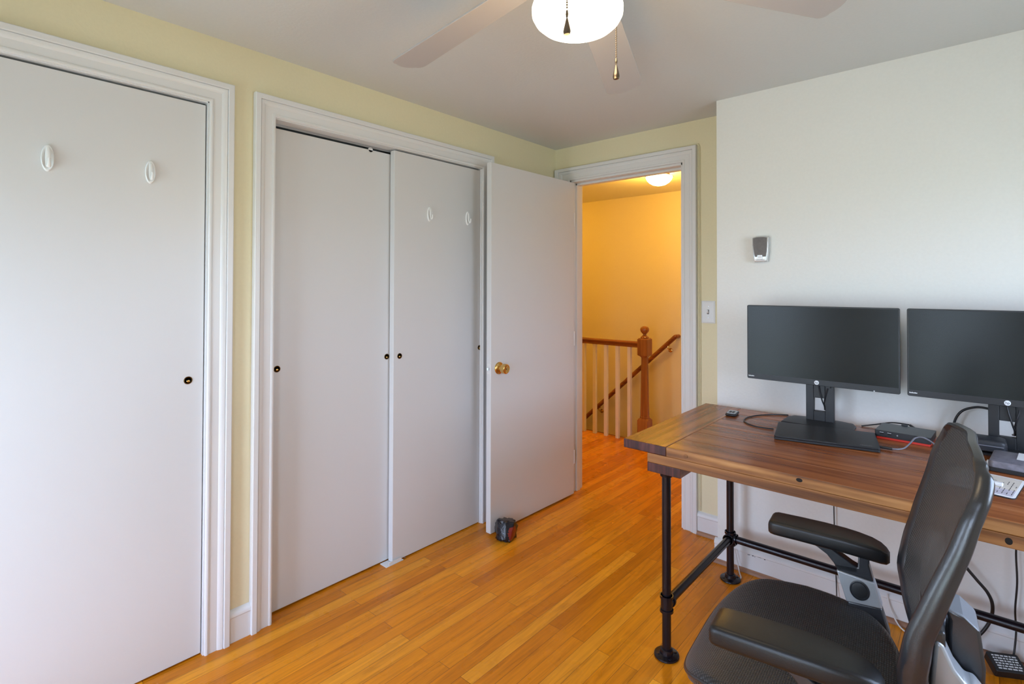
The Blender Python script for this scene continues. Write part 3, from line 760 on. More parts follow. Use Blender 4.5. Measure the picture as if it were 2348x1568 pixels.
for ix, x in enumerate(LX):
    for iy, y in enumerate(LY):
        mb = MB(); mb.cyl((x, y, .012), (x, y, LZ-.004), PRAD, 24)
        lg = mb.build('leg', M['pipe'], DK, off=do)
        for zf, sg in ((0, 1), (LZ, -1)):
            mb = MB()
            if sg > 0: pf = [(.0001, zf+.0003), (.0435, zf+.0003), (.0455, zf+.003), (.0445, zf+.0075), (.040, zf+.0095), (.028, zf+.010), (.0245, zf+.012), (.0225, zf+.026), (.020, zf+.028), (.0001, zf+.028)]
            else: pf = [(.0001, zf), (.0435, zf), (.0455, zf-.003), (.0445, zf-.0075), (.030, zf-.010), (.0245, zf-.012), (.0225, zf-.026), (.0001, zf-.028)]
            mb.lathe(pf, 36, 'Z', (x, y, 0))
            for k in range(4):
                a = PI/4+k*PI/2; mb.lathe([(.006, zf+sg*.009), (.0055, zf+sg*.0115), (.0001, zf+sg*.013)], 10, 'Z', (x+.033*math.cos(a), y+.033*math.sin(a), 0))
            mb.build('flange', M['pipe'], lg, off=do, smooth=40)
        mb = MB(); c = (x, y, TZ)
        fitting(mb, c, (0, 0, 1)); fitting(mb, c, (0, 0, -1)); fitting(mb, c, (0, 1 if iy == 0 else -1, 0))
        if iy == 1: fitting(mb, c, (1 if ix == 0 else -1, 0, 0))
        mb.build('tee_fitting', M['pipe'], lg, off=do, smooth=40)
    mb = MB(); mb.cyl((x, LY[0]+.02, TZ), (x, LY[1]-.02, TZ), PRAD, 24); mb.build('stretcher', M['pipe'], DK, off=do)
mb = MB(); mb.cyl((LX[0]+.02, LY[1], TZ), (LX[1]-.02, LY[1], TZ), PRAD, 24); mb.build('stretcher', M['pipe'], DK, off=do)

# ---------------------------------------------------------------- monitors
def rrect(x0, x1, z0, z1, r, n=5):
    out = []
    for cx, cz, a0 in ((x1-r, z0+r, -PI/2), (x1-r, z1-r, 0), (x0+r, z1-r, PI/2), (x0+r, z0+r, PI)):
        for k in range(n+1):
            a = a0+PI/2*k/n; out.append((cx+r*math.cos(a), cz+r*math.sin(a)))
    return out
def make_monitor(cx, yface, label):
    m = thing('computer_monitor', (cx, yface+.05, ZT), label, 'monitor', 'black monitors on the desk')
    off = (cx, yface+.05, ZT)
    W2_, z0, z1 = .2795, .951, 1.2765
    mb = MB(); mb.prism(rrect(cx-W2_, cx+W2_, z0, z1, .006), yface, yface+.012, 'XZ')
    mb.prism(rrect(cx-.2, cx+.2, z0+.03, z1-.05, .02), yface+.012, yface+.036, 'XZ')
    pn = mb.build('bezel', M['black'], m, off=off, smooth=30, bevel=.0012)
    mb = MB(); mb.box((cx-W2_+.005, yface-.0004, z0+.0235), (cx+W2_-.005, yface+.002, z1-.005)); mb.build('screen', M['screen'], m, off=off, smooth=0)
    lg = MB(); lg.lathe([(.0088, -.0001), (.0086, -.0008), (.0001, -.0009)], 28, 'Y', (cx-.003, yface, z0+.0115))
    lo_ = lg.build('logo', M['glyph'], pn, off=off)
    mt = Matrix.Translation(Vector((cx-.003, yface-.0011, z0+.0115))-Vector(off)) @ Matrix.Rotation(PI/2, 4, 'X') @ Matrix.Shear('XY', 4, (.18, 0))
    text_mesh('logo_letters', 'hp', .0115, M['ink'], pn, mt, .0002)
    nm = MB()
    for k in range(9):
        w = .0021; nm.box((cx-W2_+.006+k*.0027, yface-.0006, z0+.0105), (cx-W2_+.006+k*.0027+w, yface+.0005, z0+.0105+(.0034 if k % 3 else .0046)))
    nm.build('nameplate', M['glyph'], pn, off=off, smooth=0)
    mb = MB(); mb.box((cx+W2_-.085, yface-.0005, z0+.0005), (cx+W2_-.081, yface+.001, z0+.0045)); mb.build('power_light', M['glyph'], pn, off=off)
    # stand: upright with a square cable opening
    px0, px1, py0, py1 = cx-.052, cx+.052, yface+.040, yface+.064
    mb = MB(); hx0, hx1, hz0, hz1 = cx-.023, cx+.020, .838, .893
    mb.box((px0, py0, .790), (hx0, py1, 1.06)).box((hx1, py0, .790), (px1, py1, 1.06)).box((hx0, py0, .790), (hx1, py1, hz0)).box((hx0, py0, hz1), (hx1, py1, 1.06))
    bmesh.ops.remove_doubles(mb.bm, verts=mb.bm.verts, dist=1e-5)
    mb.build('stand', M['black'], m, off=off, smooth=0, bevel=.0018)
    mb = MB(); mb.prism([(cx-.05, .99), (cx+.05, .99), (cx+.05, 1.09), (cx-.05, 1.09)], yface+.034, yface+.045, 'XZ'); mb.build('mount', M['black'], m, off=off, smooth=0)
    mb = MB()
    bp = [(cx-.128, yface-.045), (cx+.128, yface-.045), (cx+.128, yface+.055), (cx+.112, yface+.098), (cx+.06, yface+.112), (cx-.06, yface+.112), (cx-.112, yface+.098), (cx-.128, yface+.055)]
    mb.loft([[(a, b, ZT+.0003) for a, b in bp], [(a, b, ZT+.007) for a, b in bp], [(cx+(a-cx)*.985, yface+.03+(b-yface-.03)*.97, ZT+.009) for a, b in bp], [(cx+(a-cx)*.45, yface+.052+(b-yface-.03)*.3, ZT+.014) for a, b in bp]])
    mb.build('base', M['black'], m, off=off, smooth=25)
    # cables from the panel down through the opening
    mb = MB(); zc = z0
    mb.tube(smooth_path([(cx-.005, py0-.006, zc+.02), (cx-.001, py0-.006, zc-.02), (cx+.010, py0-.004, .885), (cx+.016, py0+.006, .862), (cx+.017, py0+.012, .846), (cx+.012, py1+.01, .842)], 6), .0028, 8)
    mb.build('video_cable', M['cable'], m, off=off)
    mb = MB(); mb.tube(smooth_path([(cx+.032, py0-.006, zc+.015), (cx+.030, py0-.006, zc-.012), (cx+.021, py0-.005, .90), (cx+.0165, py0+.004, .875), (cx+.016, py0+.014, .85), (cx+.014, py1+.012, .843)], 6), .0026, 8)
    mb.box((cx+.024, py0-.011, zc-.012), (cx+.040, py0-.001, zc+.01)); mb.build('power_cable', M['cable'], m, off=off, smooth=40)
    return m
make_monitor(1.6725, -.405, 'black computer monitor beside the wall corner, over the closed laptop')
make_monitor(2.253, -.405, 'black computer monitor with bluish reflection, behind the chair back')

# ---------------------------------------------------------------- things on the desk
def rotbox(cx, cy, ang): return Matrix.Translation((cx, cy, 0)) @ Matrix.Rotation(math.radians(ang), 4, 'Z')
lp = thing('laptop', (1.733, -.583, ZT), 'closed black laptop lying in front of the monitor stand', 'laptop')
xf = rotbox(1.733, -.583, 11.2)
mb = MB(); mb.prism(rrect(-.166, .166, -.113, .113, .006), ZT+.0012, ZT+.0095, 'XY', xf=xf); mb.build('base', M['black'], lp, off=lp.location, smooth=30, bevel=.0015)
mb = MB(); mb.prism(rrect(-.166, .166, -.113, .113, .006), ZT+.0102, ZT+.0165, 'XY', xf=xf); ld = mb.build('lid', M['black'], lp, off=lp.location, smooth=30, bevel=.0012)
mb = MB()
for k in range(7): mb.box((.108+k*.0052, -.098, ZT+.0164), (.108+k*.0052+.0036, -.0945+.0015*(k % 2), ZT+.0168), xf=xf)
mb.build('name_mark', M['grey'], ld, off=lp.location, smooth=0)
for a, b in ((-.14, -.09), (.14, -.09), (-.14, .09), (.14, .09)):
    mb = MB(); mb.lathe([(.008, ZT+.0001), (.008, ZT+.0016), (.0001, ZT+.0016)], 12, 'Z', xf=xf @ Matrix.Translation((a, b, 0))); mb.build('foot', M['black'], lp, off=lp.location)

dk = thing('docking_station', (1.965, -.375, ZT), 'black docking station with red underside between the monitors', 'docking station')
xf = rotbox(1.965, -.385, -4.0)
mb = MB(); mb.prism(rrect(-.085, .085, -.07, .07, .005), ZT+.008, ZT+.032, 'XY', xf=xf); bd = mb.build('body', [M['black'], M['dock_top']], dk, off=dk.location, smooth=30, bevel=.001)
for pl in bd.data.polygons:
    if pl.normal.z > .9: pl.material_index = 1
mb = MB(); mb.prism(rrect(-.083, .083, -.068, .068, .005), ZT+.0004, ZT+.0078, 'XY', xf=xf); mb.build('underside', M['red'], dk, off=dk.location, smooth=30)
for a in (-.062, -.038):
    mb = MB(); mb.box((a-.006, -.0706, ZT+.0185), (a+.006, -.0698, ZT+.0225), xf=xf); mb.box((a-.007, -.0705, ZT+.0245), (a+.005, -.0698, ZT+.0257), 1, xf=xf); mb.build('port', [M['hole'], M['glyph']], dk, off=dk.location, smooth=0)
mb = MB(); mb.lathe([(.0026, -.0004), (.0024, .0004), (.0001, .0005)], 12, 'Y', xf=xf @ Matrix.Translation((-.014, -.0703, ZT+.021))); mb.build('audio_jack', M['steel'], dk, off=dk.location)
mb = MB(); mb.box((-.022, .058, ZT+.032), (-.002, .0695, ZT+.0375), xf=xf); mb.build('lock_slot', M['black'], dk, off=dk.location, bevel=.001)

kf = thing('key_fob', (1.340, -.445, ZT), 'small black and silver key fob on the corner of the desk', 'key fob')
xf = rotbox(1.340, -.445, 8)
mb = MB(); mb.loft([[(xf @ Vector((a*k, b*k, ZT+h))) for a, b in rrect(-.023, .023, -.041, .041, .010)] for k, h in ((.86, .0003), (1, .005), (1, .009), (.9, .0125))]); mb.build('body', M['black'], kf, off=kf.location, smooth=40)
mb = MB(); mb.prism(rrect(-.0185, .0185, -.034, .034, .006), ZT+.0122, ZT+.0136, 'XY', xf=xf); fp = mb.build('face_plate', M['silver'], kf, off=kf.location, smooth=30)
for k in range(4):
    mb = MB(); mb.box((-.012+(k % 2)*.013, -.020+(k//2)*.02, ZT+.0135), (-.002+(k % 2)*.013, -.006+(k//2)*.02, ZT+.0146), xf=xf); mb.build('button', M['black'], kf, off=kf.location, bevel=.0005)

def cable(name, pts, r, mat, label, n=8, cat='cable', part='lead', plugs=()):
    P = smooth_path(pts, n); t = thing(name, pts[0], label, cat)
    mb = MB(); mb.tube(P, r, 8); mb.build(part, M[mat], t, off=t.location, smooth=60)
    for a, b, rr, mm in plugs:
        mb = MB(); mb.cyl(a, b, rr, 10); mb.build('plug', M[mm], t, off=t.location, smooth=40)
    return t
zc = ZT+.0032
cable('desk_cable', [(1.535, -.300, zc), (1.50, -.318, zc), (1.462, -.352, zc), (1.424, -.415, zc), (1.410, -.480, zc), (1.424, -.540, zc), (1.468, -.585, zc), (1.515, -.592, zc), (1.552, -.585, zc)], .0026, 'cable', 'black cable looping on the desk left of the laptop')
cable('desk_cable', [(1.812, -.300, zc), (1.86, -.268, ZT+.012), (1.91, -.262, ZT+.026), (1.955, -.275, ZT+.030), (1.975, -.286, ZT+.030), (1.985, -.305, ZT+.026)], .0026, 'cable', 'black cable from the monitor stand arching behind the docking station', plugs=[((1.972, -.284, ZT+.030), (1.990, -.309, ZT+.025), .0045, 'black')])
cable('desk_cable', [(1.907, -.600, ZT+.0062), (1.945, -.600, ZT+.0062), (1.975, -.583, ZT+.010), (1.992, -.555, ZT+.025), (2.005, -.53, ZT+.040), (2.027, -.53, ZT+.046), (2.055, -.54, ZT+.034), (2.078, -.565, ZT+.016), (2.088, -.59, zc), (2.095, -.62, zc), (2.12, -.64, zc)], .0028, 'cable_grey', 'grey charging cable arching up from the laptop in front of the dock', plugs=[((1.903, -.600, ZT+.0066), (1.945, -.600, ZT+.0066), .0045, 'black')])

pc = thing('zip_pouch', (2.175, -.36, ZT), 'black padded pouch lying on the base of the monitor behind the chair', 'pouch')
mb = MB(); rings = []
prof = [(.90, .0008), (1.0, .004), (.985, .010), (1.0, .013), (.98, .0175), (1.0, .021), (.97, .0255), (.985, .029), (.93, .036), (.80, .0395)]
for k, h in prof:
    rings.append([(2.186+a*k, -.417+b*k, ZT+.0145+h) for a, b in rrect(-.066, .062, -.046, .046, .016)])
mb.loft(rings); mb.build('body', M['pouch'], pc, off=pc.location, smooth=50)
mb = MB(); mb.tube(smooth_path([(2.130, -.4635, ZT+.0355), (2.16, -.4640, ZT+.0355), (2.20, -.4640, ZT+.0355), (2.238, -.4635, ZT+.0355)], 4), .0018, 6); mb.build('zip', M['cable_grey'], pc, off=pc.location)

cb = thing('grey_case', (2.33, -.575, ZT), 'worn grey flat case on the desk behind the printed sheet', 'case')
xf = rotbox(2.335, -.572, -6)
mb = MB(); mb.prism(rrect(-.135, .135, -.085, .085, .012), ZT+.0005, ZT+.0125, 'XY', xf=xf); mb.build('base', M['black'], cb, off=cb.location, smooth=30, bevel=.001)
mb = MB(); mb.loft([[xf @ Vector((a*k, b*kk, ZT+h)) for a, b in rrect(-.132, .132, -.082, .082, .014)] for k, kk, h in ((1, 1, .0128), (1, 1, .024), (.985, .95, .031), (.95, .84, .0335))]); mb.build('lid', M['case_top'], cb, off=cb.location, smooth=40)
mb = MB(); mb.box((-.1365, -.070, ZT+.010), (-.1322, -.052, ZT+.026), xf=xf); mb.build('clasp', M['white'], cb, off=cb.location, bevel=.001)
en = thing('paper_sheet', (2.36, -.53, ZT+.034), 'white paper edge lying on top of the worn grey case', 'paper')
mb = MB(); mb.box((-.07, -.02, ZT+.0339), (.10, .07, ZT+.0349), xf=xf); mb.build('sheet', M['white'], en, off=en.location, smooth=0)

mt = thing('printed_mat', (2.25, -.79, ZT), 'beige printed mat with rounded corner near the desk edge', 'mat')
xf = rotbox(2.1785, -.790, -9.5)
mb = MB(); mb.prism(rrect(-.085, .085, -.100, .100, .012), ZT+.0004, ZT+.0034, 'XY', xf=xf); mb.build('backing', M['black'], mt, off=mt.location, smooth=30)
mb = MB(); mb.prism(rrect(-.084, .084, -.099, .099, .012), ZT+.0034, ZT+.0040, 'XY', xf=xf); mb.build('border', M['white'], mt, off=mt.location, smooth=30)
mb = MB(); mb.box((-.078, -.028, ZT+.0040), (.078, .093, ZT+.0043), xf=xf); mb.build('print', M['paper'], mt, off=mt.location, smooth=0)
mb = MB(); mb.box((-.078, -.088, ZT+.0040), (.078, -.030, ZT+.0043), xf=xf); mb.build('print', M['paper_blue'], mt, off=mt.location, smooth=0)
mb = MB(); random.seed(3)
def strip(x0, y0, x1, y1, w=.0012):
    d = Vector((x1-x0, y1-y0, 0)); l = d.length; a = math.atan2(d.y, d.x)
    mb.box((0, -w/2, ZT+.0043), (l, w/2, ZT+.0045), xf=xf @ Matrix.Translation((x0, y0, 0)) @ Matrix.Rotation(a, 4, 'Z'))
for k in range(5):
    x = -.066+k*.011; y = .02
    for s in range(5):
        if random.random() < .85: strip(x, .01+s*.013, x, .01+s*.013+.010, .002)
for k in range(4):
    x = .044+k*.010
    for s in range(7):
        if random.random() < .85: strip(x, -.075+s*.019, x, -.075+s*.019+.015, .0017)
for a, b, c_, d in ((-.004, .040, .012, .052), (.012, .052, .028, .040), (.028, .040, .012, .028), (.012, .028, -.004, .040)): strip(a, b, c_, d, .0012)
strip(.003, .037, .021, .043, .006); strip(.008, .046, .017, .034, .004); strip(-.07, -.050, .035, -.046, .006); strip(-.07, -.062, .02, -.064, .003); strip(-.04, -.074, .03, -.070, .002)
mb.build('print_lines', M['ink'], mt, off=mt.location, smooth=0)
er = thing('eraser', (2.11, -.80, ZT+.0046), 'small white eraser resting on the printed mat', 'eraser')
mb = MB(); mb.box((-.020, -.008, ZT+.0047), (.020, .008, ZT+.0135), xf=rotbox(2.205, -.803, -9.5)); mb.build('body', M['white'], er, off=er.location, bevel=.0015)

# ---------------------------------------------------------------- cables under and behind the desk
cable('hanging_cable', [(1.699, YD-.022, .70), (1.700, YD-.020, .45), (1.703, YD-.020, .25), (1.708, YD-.022, .10), (1.712, YD-.036, .030)], .0022, 'cable', 'thin black cable hanging behind the near armrest post')
cable('hanging_cable', [(2.281, YD-.024, .70), (2.278, YD-.024, .50), (2.274, YD-.022, .40), (2.276, YD-.024, .30), (2.270, YD-.024, .20), (2.272, YD-.026, .13), (2.266, YD-.040, .06), (2.258, YD-.055, .032)], .0030, 'cable', 'black cable hanging down to the power adapter')
cable('hanging_cable', [(2.06, YD-.040, .70), (2.07, YD-.044, .45), (2.10, YD-.044, .36), (2.135, YD-.044, .315), (2.166, YD-.044, .278), (2.196, YD-.042, .241), (2.209, YD-.04, .199), (2.203, YD-.04, .145), (2.178, YD-.045, .090), (2.14, YD-.05, .04), (2.10, YD-.055, .0065)], .0056, 'cable', 'thick black cable bowing out behind the chair back')
cable('floor_cable', [(1.285, YD-.032, .098), (1.292, YD-.036, .066), (1.300, YD-.040, .040), (1.314, YD-.055, .006), (1.330, YD-.085, .0045), (1.330, YD-.105, .0045), (1.318, YD-.122, .0045)], .0030, 'cable_white', 'short white cord lying by the rear desk leg')
cable('floor_cable', [(1.890, YD-.020, .112), (1.893, YD-.022, .085), (1.902, YD-.026, .055), (1.920, YD-.034, .020), (1.940, YD-.050, .006), (1.975, YD-.075, .0045), (2.02, YD-.10, .0045), (2.07, YD-.115, .0045)], .0030, 'cable_white', 'white cord curving along the baseboard under the chair back')
cable('monitor_cable', [(2.205, YD-.060, .915), (2.170, YD-.056, .915), (2.130, YD-.052, .895), (2.108, YD-.050, .855), (2.103, YD-.048, .80), (2.100, YD-.044, .74)], .0042, 'cable', 'thick black cable arching beside the stand of the far monitor')
cable('monitor_cable', [(2.02, YD-.035, .14), (1.99, YD-.034, .10), (1.985, YD-.036, .05), (2.0, YD-.05, .015)], .0026, 'cable', 'thin black loop of cable low behind the chair back')

pa = thing('power_adapter', (2.24, YD-.085, 0), 'black power adapter with white printed label on the floor', 'power adapter')
xf = Matrix.Translation((2.236, YD-.082, .0)) @ Matrix.Rotation(math.radians(28), 4, 'Z') @ Matrix.Rotation(math.radians(24), 4, 'X')
mb = MB(); mb.prism(rrect(-.048, .048, -.034, .034, .006), .015, .045, 'XY', xf=xf); mb.build('brick', M['black'], pa, off=pa.location, smooth=30, bevel=.0015)
mb = MB(); random.seed(5)
for r in range(6):
    x = -.036
    while x < .036:
        l = .004+.010*random.random(); mb.box((x, -.024+r*.0088, .0449), (min(x+l, .038), -.024+r*.0088+.0045, .0455), xf=xf); x += l+.003
mb.build('label_print', M['glyph'], pa, off=pa.location, smooth=0)

# ---------------------------------------------------------------- office chair (built facing -x, then turned)
CH = thing('office_chair', (1.85, -1.45, 0), 'black mesh office chair pulled up beside the desk', 'chair', rz=math.radians(5))
def lerp_tab(tab, z):
    if z <= tab[0][0]: return tab[0][1]
    for (a, va), (b, vb) in zip(tab, tab[1:]):
        if z <= b:
            t = (z-a)/(b-a); t = t*t*(3-2*t)*.35+t*.65; return va+(vb-va)*t
    return tab[-1][1]
def set_uv(o, fn):
    me = o.data; uv = me.uv_layers.new(name='UVMap')
    for l in me.loops: uv.data[l.index].uv = fn(me.vertices[l.vertex_index].co)
# seat
SZ = .497
def seat_z(x, y):
    z = SZ+.024*min(1.2, abs(y)/.26)**2-.010*max(0, (x+.02)/.2)
    d = max(0, -.115-x)/.135
    return z-.055*d**2.1
def seat_pt(q, a):
    n = 2.0/3.1
    cx, hx, hy = -.024, .219, .272
    c, s_ = math.cos(a), math.sin(a)
    x = cx+hx*q*math.copysign(abs(c)**n, c); y = hy*q*math.copysign(abs(s_)**n, s_)
    y *= 1-.10*max(0, -(x-cx)/hx)*abs(q)**2+.03*max(0, (x-cx)/hx)
    return x, y
mb = MB(); NA = 96; rings = []
for q in [.001, .15, .3, .45, .6, .72, .82, .9, .95, .98, 1.0]:
    ring = []
    for k in range(NA):
        x, y = seat_pt(q, 2*PI*k/NA)
        ring.append((x, y, seat_z(x, y)-(.010*max(0, (q-.93)/.07)**2)))
    rings.append(ring)
for q, dz in ((1.0, -.020), (.985, -.034), (.93, -.042), (.5, -.042), (.001, -.042)):
    ring = []
    for k in range(NA):
        x, y = seat_pt(q, 2*PI*k/NA); ring.append((x, y, seat_z(x, y)+dz))
    rings.append(ring)
mb.loft(rings, cap=True)
se = mb.build('seat', [M['mesh_seat']], CH, smooth=60); set_uv(se, lambda c: (c.x/.45, c.y/.45))
pi_ = MB(); pi_.tube([(seat_pt(1.0, 2*PI*k/NA)[0], seat_pt(1.0, 2*PI*k/NA)[1], seat_z(*seat_pt(1.0, 2*PI*k/NA))-.016) for k in range(NA)], .0045, 8, closed=True)
pi_.build('seat_rim', M['frame'], CH, smooth=60)
# backrest
XE = [(.505, .222), (.53, .217), (.58, .201), (.66, .190), (.72, .199), (.80, .222), (.85, .240), (.93, .264), (1.02, .292), (1.062, .300)]
HW = [(.505, .12), (.525, .165), (.56, .200), (.62, .226), (.70, .236), (.80, .237), (.90, .232), (.95, .226), (.985, .216), (1.01, .201), (1.028, .180), (1.042, .148), (1.051, .108), (1.057, .06)]
def back_x(y, z):
    w = max(.05, lerp_tab(HW, z)); return lerp_tab(XE, z)+(.034-.026*min(1, max(0, (z-.70)/.34)))*(1-min(1, abs(y)/w)**2)-.016*(y/.23)*max(0, (z-.75)/.3)
zs = [.505, .512, .525, .54, .56, .59, .62, .66, .70, .74, .78, .82, .86, .90, .93, .955, .975, .99, 1.005, 1.018, 1.028, 1.036, 1.043, 1.050, 1.056]
mb = MB(); NB = 28; rows = []
for z in zs:
    w = lerp_tab(HW, z)-.004; rows.append([(back_x(t*w, z), t*w, z) for t in [i/NB*2-1 for i in range(NB+1)]])
mb.loft(rows, close=False, cap=False)
bk = mb.build('backrest_mesh', M['mesh_back'], CH, smooth=80); set_uv(bk, lambda c: (c.y/.5, c.z/.5))
md = bk.modifiers.new('thick', 'SOLIDIFY'); md.thickness = .003; md.offset = 1
edge = [(w, z) for z, w in [(z, lerp_tab(HW, z)) for z in zs]]
loop = [(back_x(w, z)+.004, w+.002, z) for w, z in edge]+[(back_x(0, 1.057)+.004, 0, 1.0595)]+[(back_x(-w, z)+.004, -w-.002, z) for w, z in reversed(edge)]+[(back_x(0, .505)+.0, 0, .500)]
P = smooth_path(loop, 3, closed=True); rings = []
for i, p in enumerate(P):
    t = (P[(i+1) % len(P)]-P[i-1]).normalized()
    nx = Vector((1, 0, 0)); nx = (nx-t*nx.dot(t)).normalized(); s = t.cross(nx).normalized()
    if s.dot(p-Vector((p.x, 0, .80))) < 0: s = -s
    k = .85+.9*min(1, max(0, (1.0-p.z)/.35)); e = min(1, max(.40, abs(t.z)*1.5))
    pr = [(-.0105, -.003), (-.008, .002), (.000, .006*e), (.010*k*e, .008*e), (.0185*k*e, .003*e), (.0215*k*e, -.010*e), (.016*k*e, -.026*e), (.006*e, -.030*e), (-.002, -.022*e)]
    rings.append([p+nx*a+s*b for a, b in pr])
mb = MB(); mb.loft(rings+[rings[0]], cap=False); bmesh.ops.remove_doubles(mb.bm, verts=mb.bm.verts, dist=1e-6)
mb.build('backrest_frame', M['frame'], CH, smooth=60)
# back support column
mb = MB(); mb.loft([[(x0, -.042, z), (x1, -.046, z-.006), (x1, .046, z-.006), (x0, .042, z)] for x0, x1, z in ((.200, .262, .40), (.235, .300, .46), (.262, .322, .53), (.268, .326, .62), (.270, .318, .690), (.262, .292, .712))])
sp = mb.build('back_support', [M['frame'], M['grey']], CH, smooth=25, bevel=.006, bseg=3)
for pl in sp.data.polygons:
    if pl.normal.z > .25: pl.material_index = 1
mb = MB(); mb.prism([(.246, .672), (.258, .668), (.275, .628), (.292, .606), (.306, .607), (.318, .592), (.326, .54), (.318, .45), (.250, .40), (.210, .42), (.225, .50), (.238, .58)], -.105, -.052, 'XZ')
mb.build('tilt_bracket', M['silver'], CH, smooth=30, bevel=.006, bseg=3)
mb = MB(); mb.prism([(.246, .672), (.258, .668), (.275, .628), (.292, .606), (.306, .607), (.318, .592), (.326, .54), (.318, .45), (.250, .40), (.210, .42), (.225, .50), (.238, .58)], .052, .105, 'XZ')
mb.build('tilt_bracket', M['silver'], CH, smooth=30, bevel=.006, bseg=3)
mb = MB(); mb.box((.225, -.10, .655), (.262, .10, .69)); mb.build('lumbar_bar', M['frame'], CH, bevel=.006, bseg=3)
# armrests
def arm(sg, yc, toe):
    def Y(x): return yc+toe*(x-.02)
    PZ = [(-.13, .690), (-.10, .693), (0, .695), (.07, .694), (.12, .691), (.145, .686), (.170, .678)]
    sec = []
    for x, wf, tf in [(-.1165, .70, .50), (-.1150, .82, .74), (-.110, .92, .92), (-.100, .98, 1), (-.08, 1, 1), (-.04, 1.02, 1), (.02, 1.04, 1), (.07, 1.0, 1), (.10, .95, 1), (.13, .84, 1), (.150, .70, .95), (.162, .52, .82), (.169, .28, .55)]:
        zt = lerp_tab(PZ, x); hw = .045*wf; h = .039*tf; y = Y(x); zmid = zt-.0195
        ring = []
        for a, b in rrect(-hw, hw, -h/2, h/2, min(hw, h/2)*.55, 4): ring.append((x, y+a, zmid+b))
        sec.append(ring)
    mb = MB(); mb.loft(sec); pad = mb.build('arm_pad', M['black_soft'], CH, smooth=50)
    y0 = Y(.09)-.0145; y1 = Y(.09)+.0145
    mb = MB()
    mb.prism([(.053, .596), (.046, .612), (.099, .617), (.101, .665), (.128, .665), (.124, .630), (.134, .590)], y0, y1, 'XZ')
    mb.prism([(-.045, .658), (-.02, .653), (.006, .643), (.028, .630), (.044, .612), (.053, .596), (.101, .600), (.099, .617), (.086, .622), (.052, .641), (.020, .660)], y0, y1, 'XZ')
    up = mb.build('arm_upright', M['frame'], CH, smooth=30, bevel=.003)
    mb = MB(); mb.prism([(.0505, .597), (.1355, .589), (.153, .528), (.073, .521)], y0-.003, y1+.003, 'XZ'); sl = mb.build('height_sleeve', M['silver'], CH, smooth=30, bevel=.003)
    yi = (y0-.003) if sg > 0 else (y1+.003); d = -1 if sg > 0 else 1
    mb = MB(); mk = Matrix.Translation((.103, yi, .560)) @ Matrix.Diagonal((1, 1, 1.12, 1))
    mb.lathe([(.0225, 0), (.0225, d*.0015), (.0205, d*.002), (.0200, d*.0004), (.0001, d*.0006)], 28, 'Y', xf=mk)
    mb.build('button_ring', M['frame'], sl, smooth=40)
    mb = MB(); mb.lathe([(.0175, d*.0004), (.0175, d*.0022), (.015, d*.003), (.0001, d*.0024)], 24, 'Y', xf=mk); mb.build('button', M['black'], sl, smooth=40)
    mb = MB(); mb.prism([(.0745, .5215), (.151, .5275), (.168, .47), (.172, .405), (.10, .405), (.092, .46)], y0, y1, 'XZ')
    yy = sorted((yc*.2, y0 if sg > 0 else y1)); mb.box((.10, yy[0], .400), (.172, yy[1]+.01*(sg > 0), .432)); mb.build('arm_bracket', M['frame'], CH, smooth=30, bevel=.004)
arm(1, .258, -.03); arm(-1, -.297, .05)
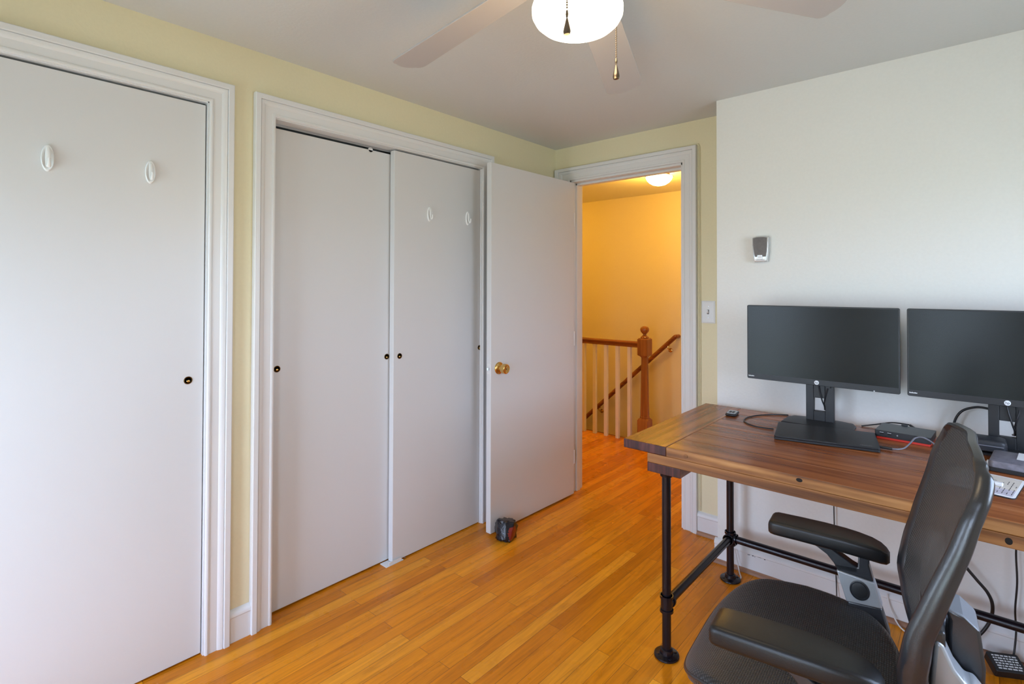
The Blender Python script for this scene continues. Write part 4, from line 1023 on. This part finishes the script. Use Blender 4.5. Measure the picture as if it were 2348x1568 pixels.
# mechanism, gas lift, five-star base with casters
mb = MB(); mb.box((-.10, -.10, .405), (.20, .10, .452)); mb.build('tilt_mechanism', M['black'], CH, bevel=.012, bseg=3)
mb = MB(); mb.cyl((0, 0, .14), (0, 0, .28), .028, 24); mb.cyl((0, 0, .28), (0, 0, .406), .016, 20, mi=1); mb.build('gas_lift', [M['black'], M['steel']], CH)
mb = MB(); mb.lathe([(.0001, .085), (.045, .085), (.052, .10), (.046, .135), (.036, .145), (.0001, .145)], 32); hb = mb.build('base_hub', M['black'], CH)
for k in range(5):
    a = 2*PI*k/5+.5; R_ = Matrix.Rotation(a, 4, 'Z')
    mb = MB(); mb.loft([[R_ @ Vector((x, s*w, z)) for s, z in ((-1, z0), (1, z0), (.8, z1), (-.8, z1))] for x, w, z0, z1 in ((.03, .030, .09, .135), (.18, .024, .082, .115), (.31, .017, .068, .088))])
    lg = mb.build('base_leg', M['black'], CH, bevel=.004)
    mb = MB()
    for s in (-1, 1): mb.cyl(R_ @ Vector((.305, s*.006, .0285)), R_ @ Vector((.305, s*.026, .0285)), .028, 20)
    mb.cyl(R_ @ Vector((.305, 0, .03)), R_ @ Vector((.305, 0, .078)), .007, 10); mb.build('caster', M['black_soft'], lg)

# ---------------------------------------------------------------- world, camera, view
w = bpy.data.worlds.new('daylight'); sc.world = w; w.use_nodes = True; nt = w.node_tree
bg = nt.nodes['Background']; tc = node(nt, 'ShaderNodeTexCoord'); sx = node(nt, 'ShaderNodeSeparateXYZ')
lin(nt, tc.outputs['Generated'], sx.inputs[0])
mr = node(nt, 'ShaderNodeMapRange'); mr.inputs['From Min'].default_value = -1; mr.inputs['From Max'].default_value = 1
lin(nt, sx.outputs['Z'], mr.inputs['Value'])
rp = ramp(nt, [(.0, (.28, .37, .36)), (.46, (.44, .56, .60)), (.52, (.79, .97, 1.28)), (1, (.62, .85, 1.36))])
lin(nt, mr.outputs[0], rp.inputs['Fac']); lin(nt, rp.outputs['Color'], bg.inputs['Color']); bg.inputs['Strength'].default_value = 13.6

cam = bpy.data.cameras.new('camera'); co = bpy.data.objects.new('camera', cam); COL.objects.link(co)
cam.sensor_fit = 'HORIZONTAL'; cam.sensor_width = 36; cam.lens = FPX/2348*36; cam.clip_start = .02; cam.clip_end = 100
cam.shift_x = (1174-PX)/2348; cam.shift_y = (PY-784)/2348
co.matrix_world = Matrix(((CR.x, CU.x, -CF.x, CAMO.x), (CR.y, CU.y, -CF.y, CAMO.y), (CR.z, CU.z, -CF.z, CAMO.z), (0, 0, 0, 1)))
sc.camera = co
vs = sc.view_settings; sc.display_settings.display_device = 'sRGB'
vs.view_transform = 'Standard'; vs.look = 'None'; vs.exposure = 0.0; vs.gamma = 1.0; vs.use_curve_mapping = False
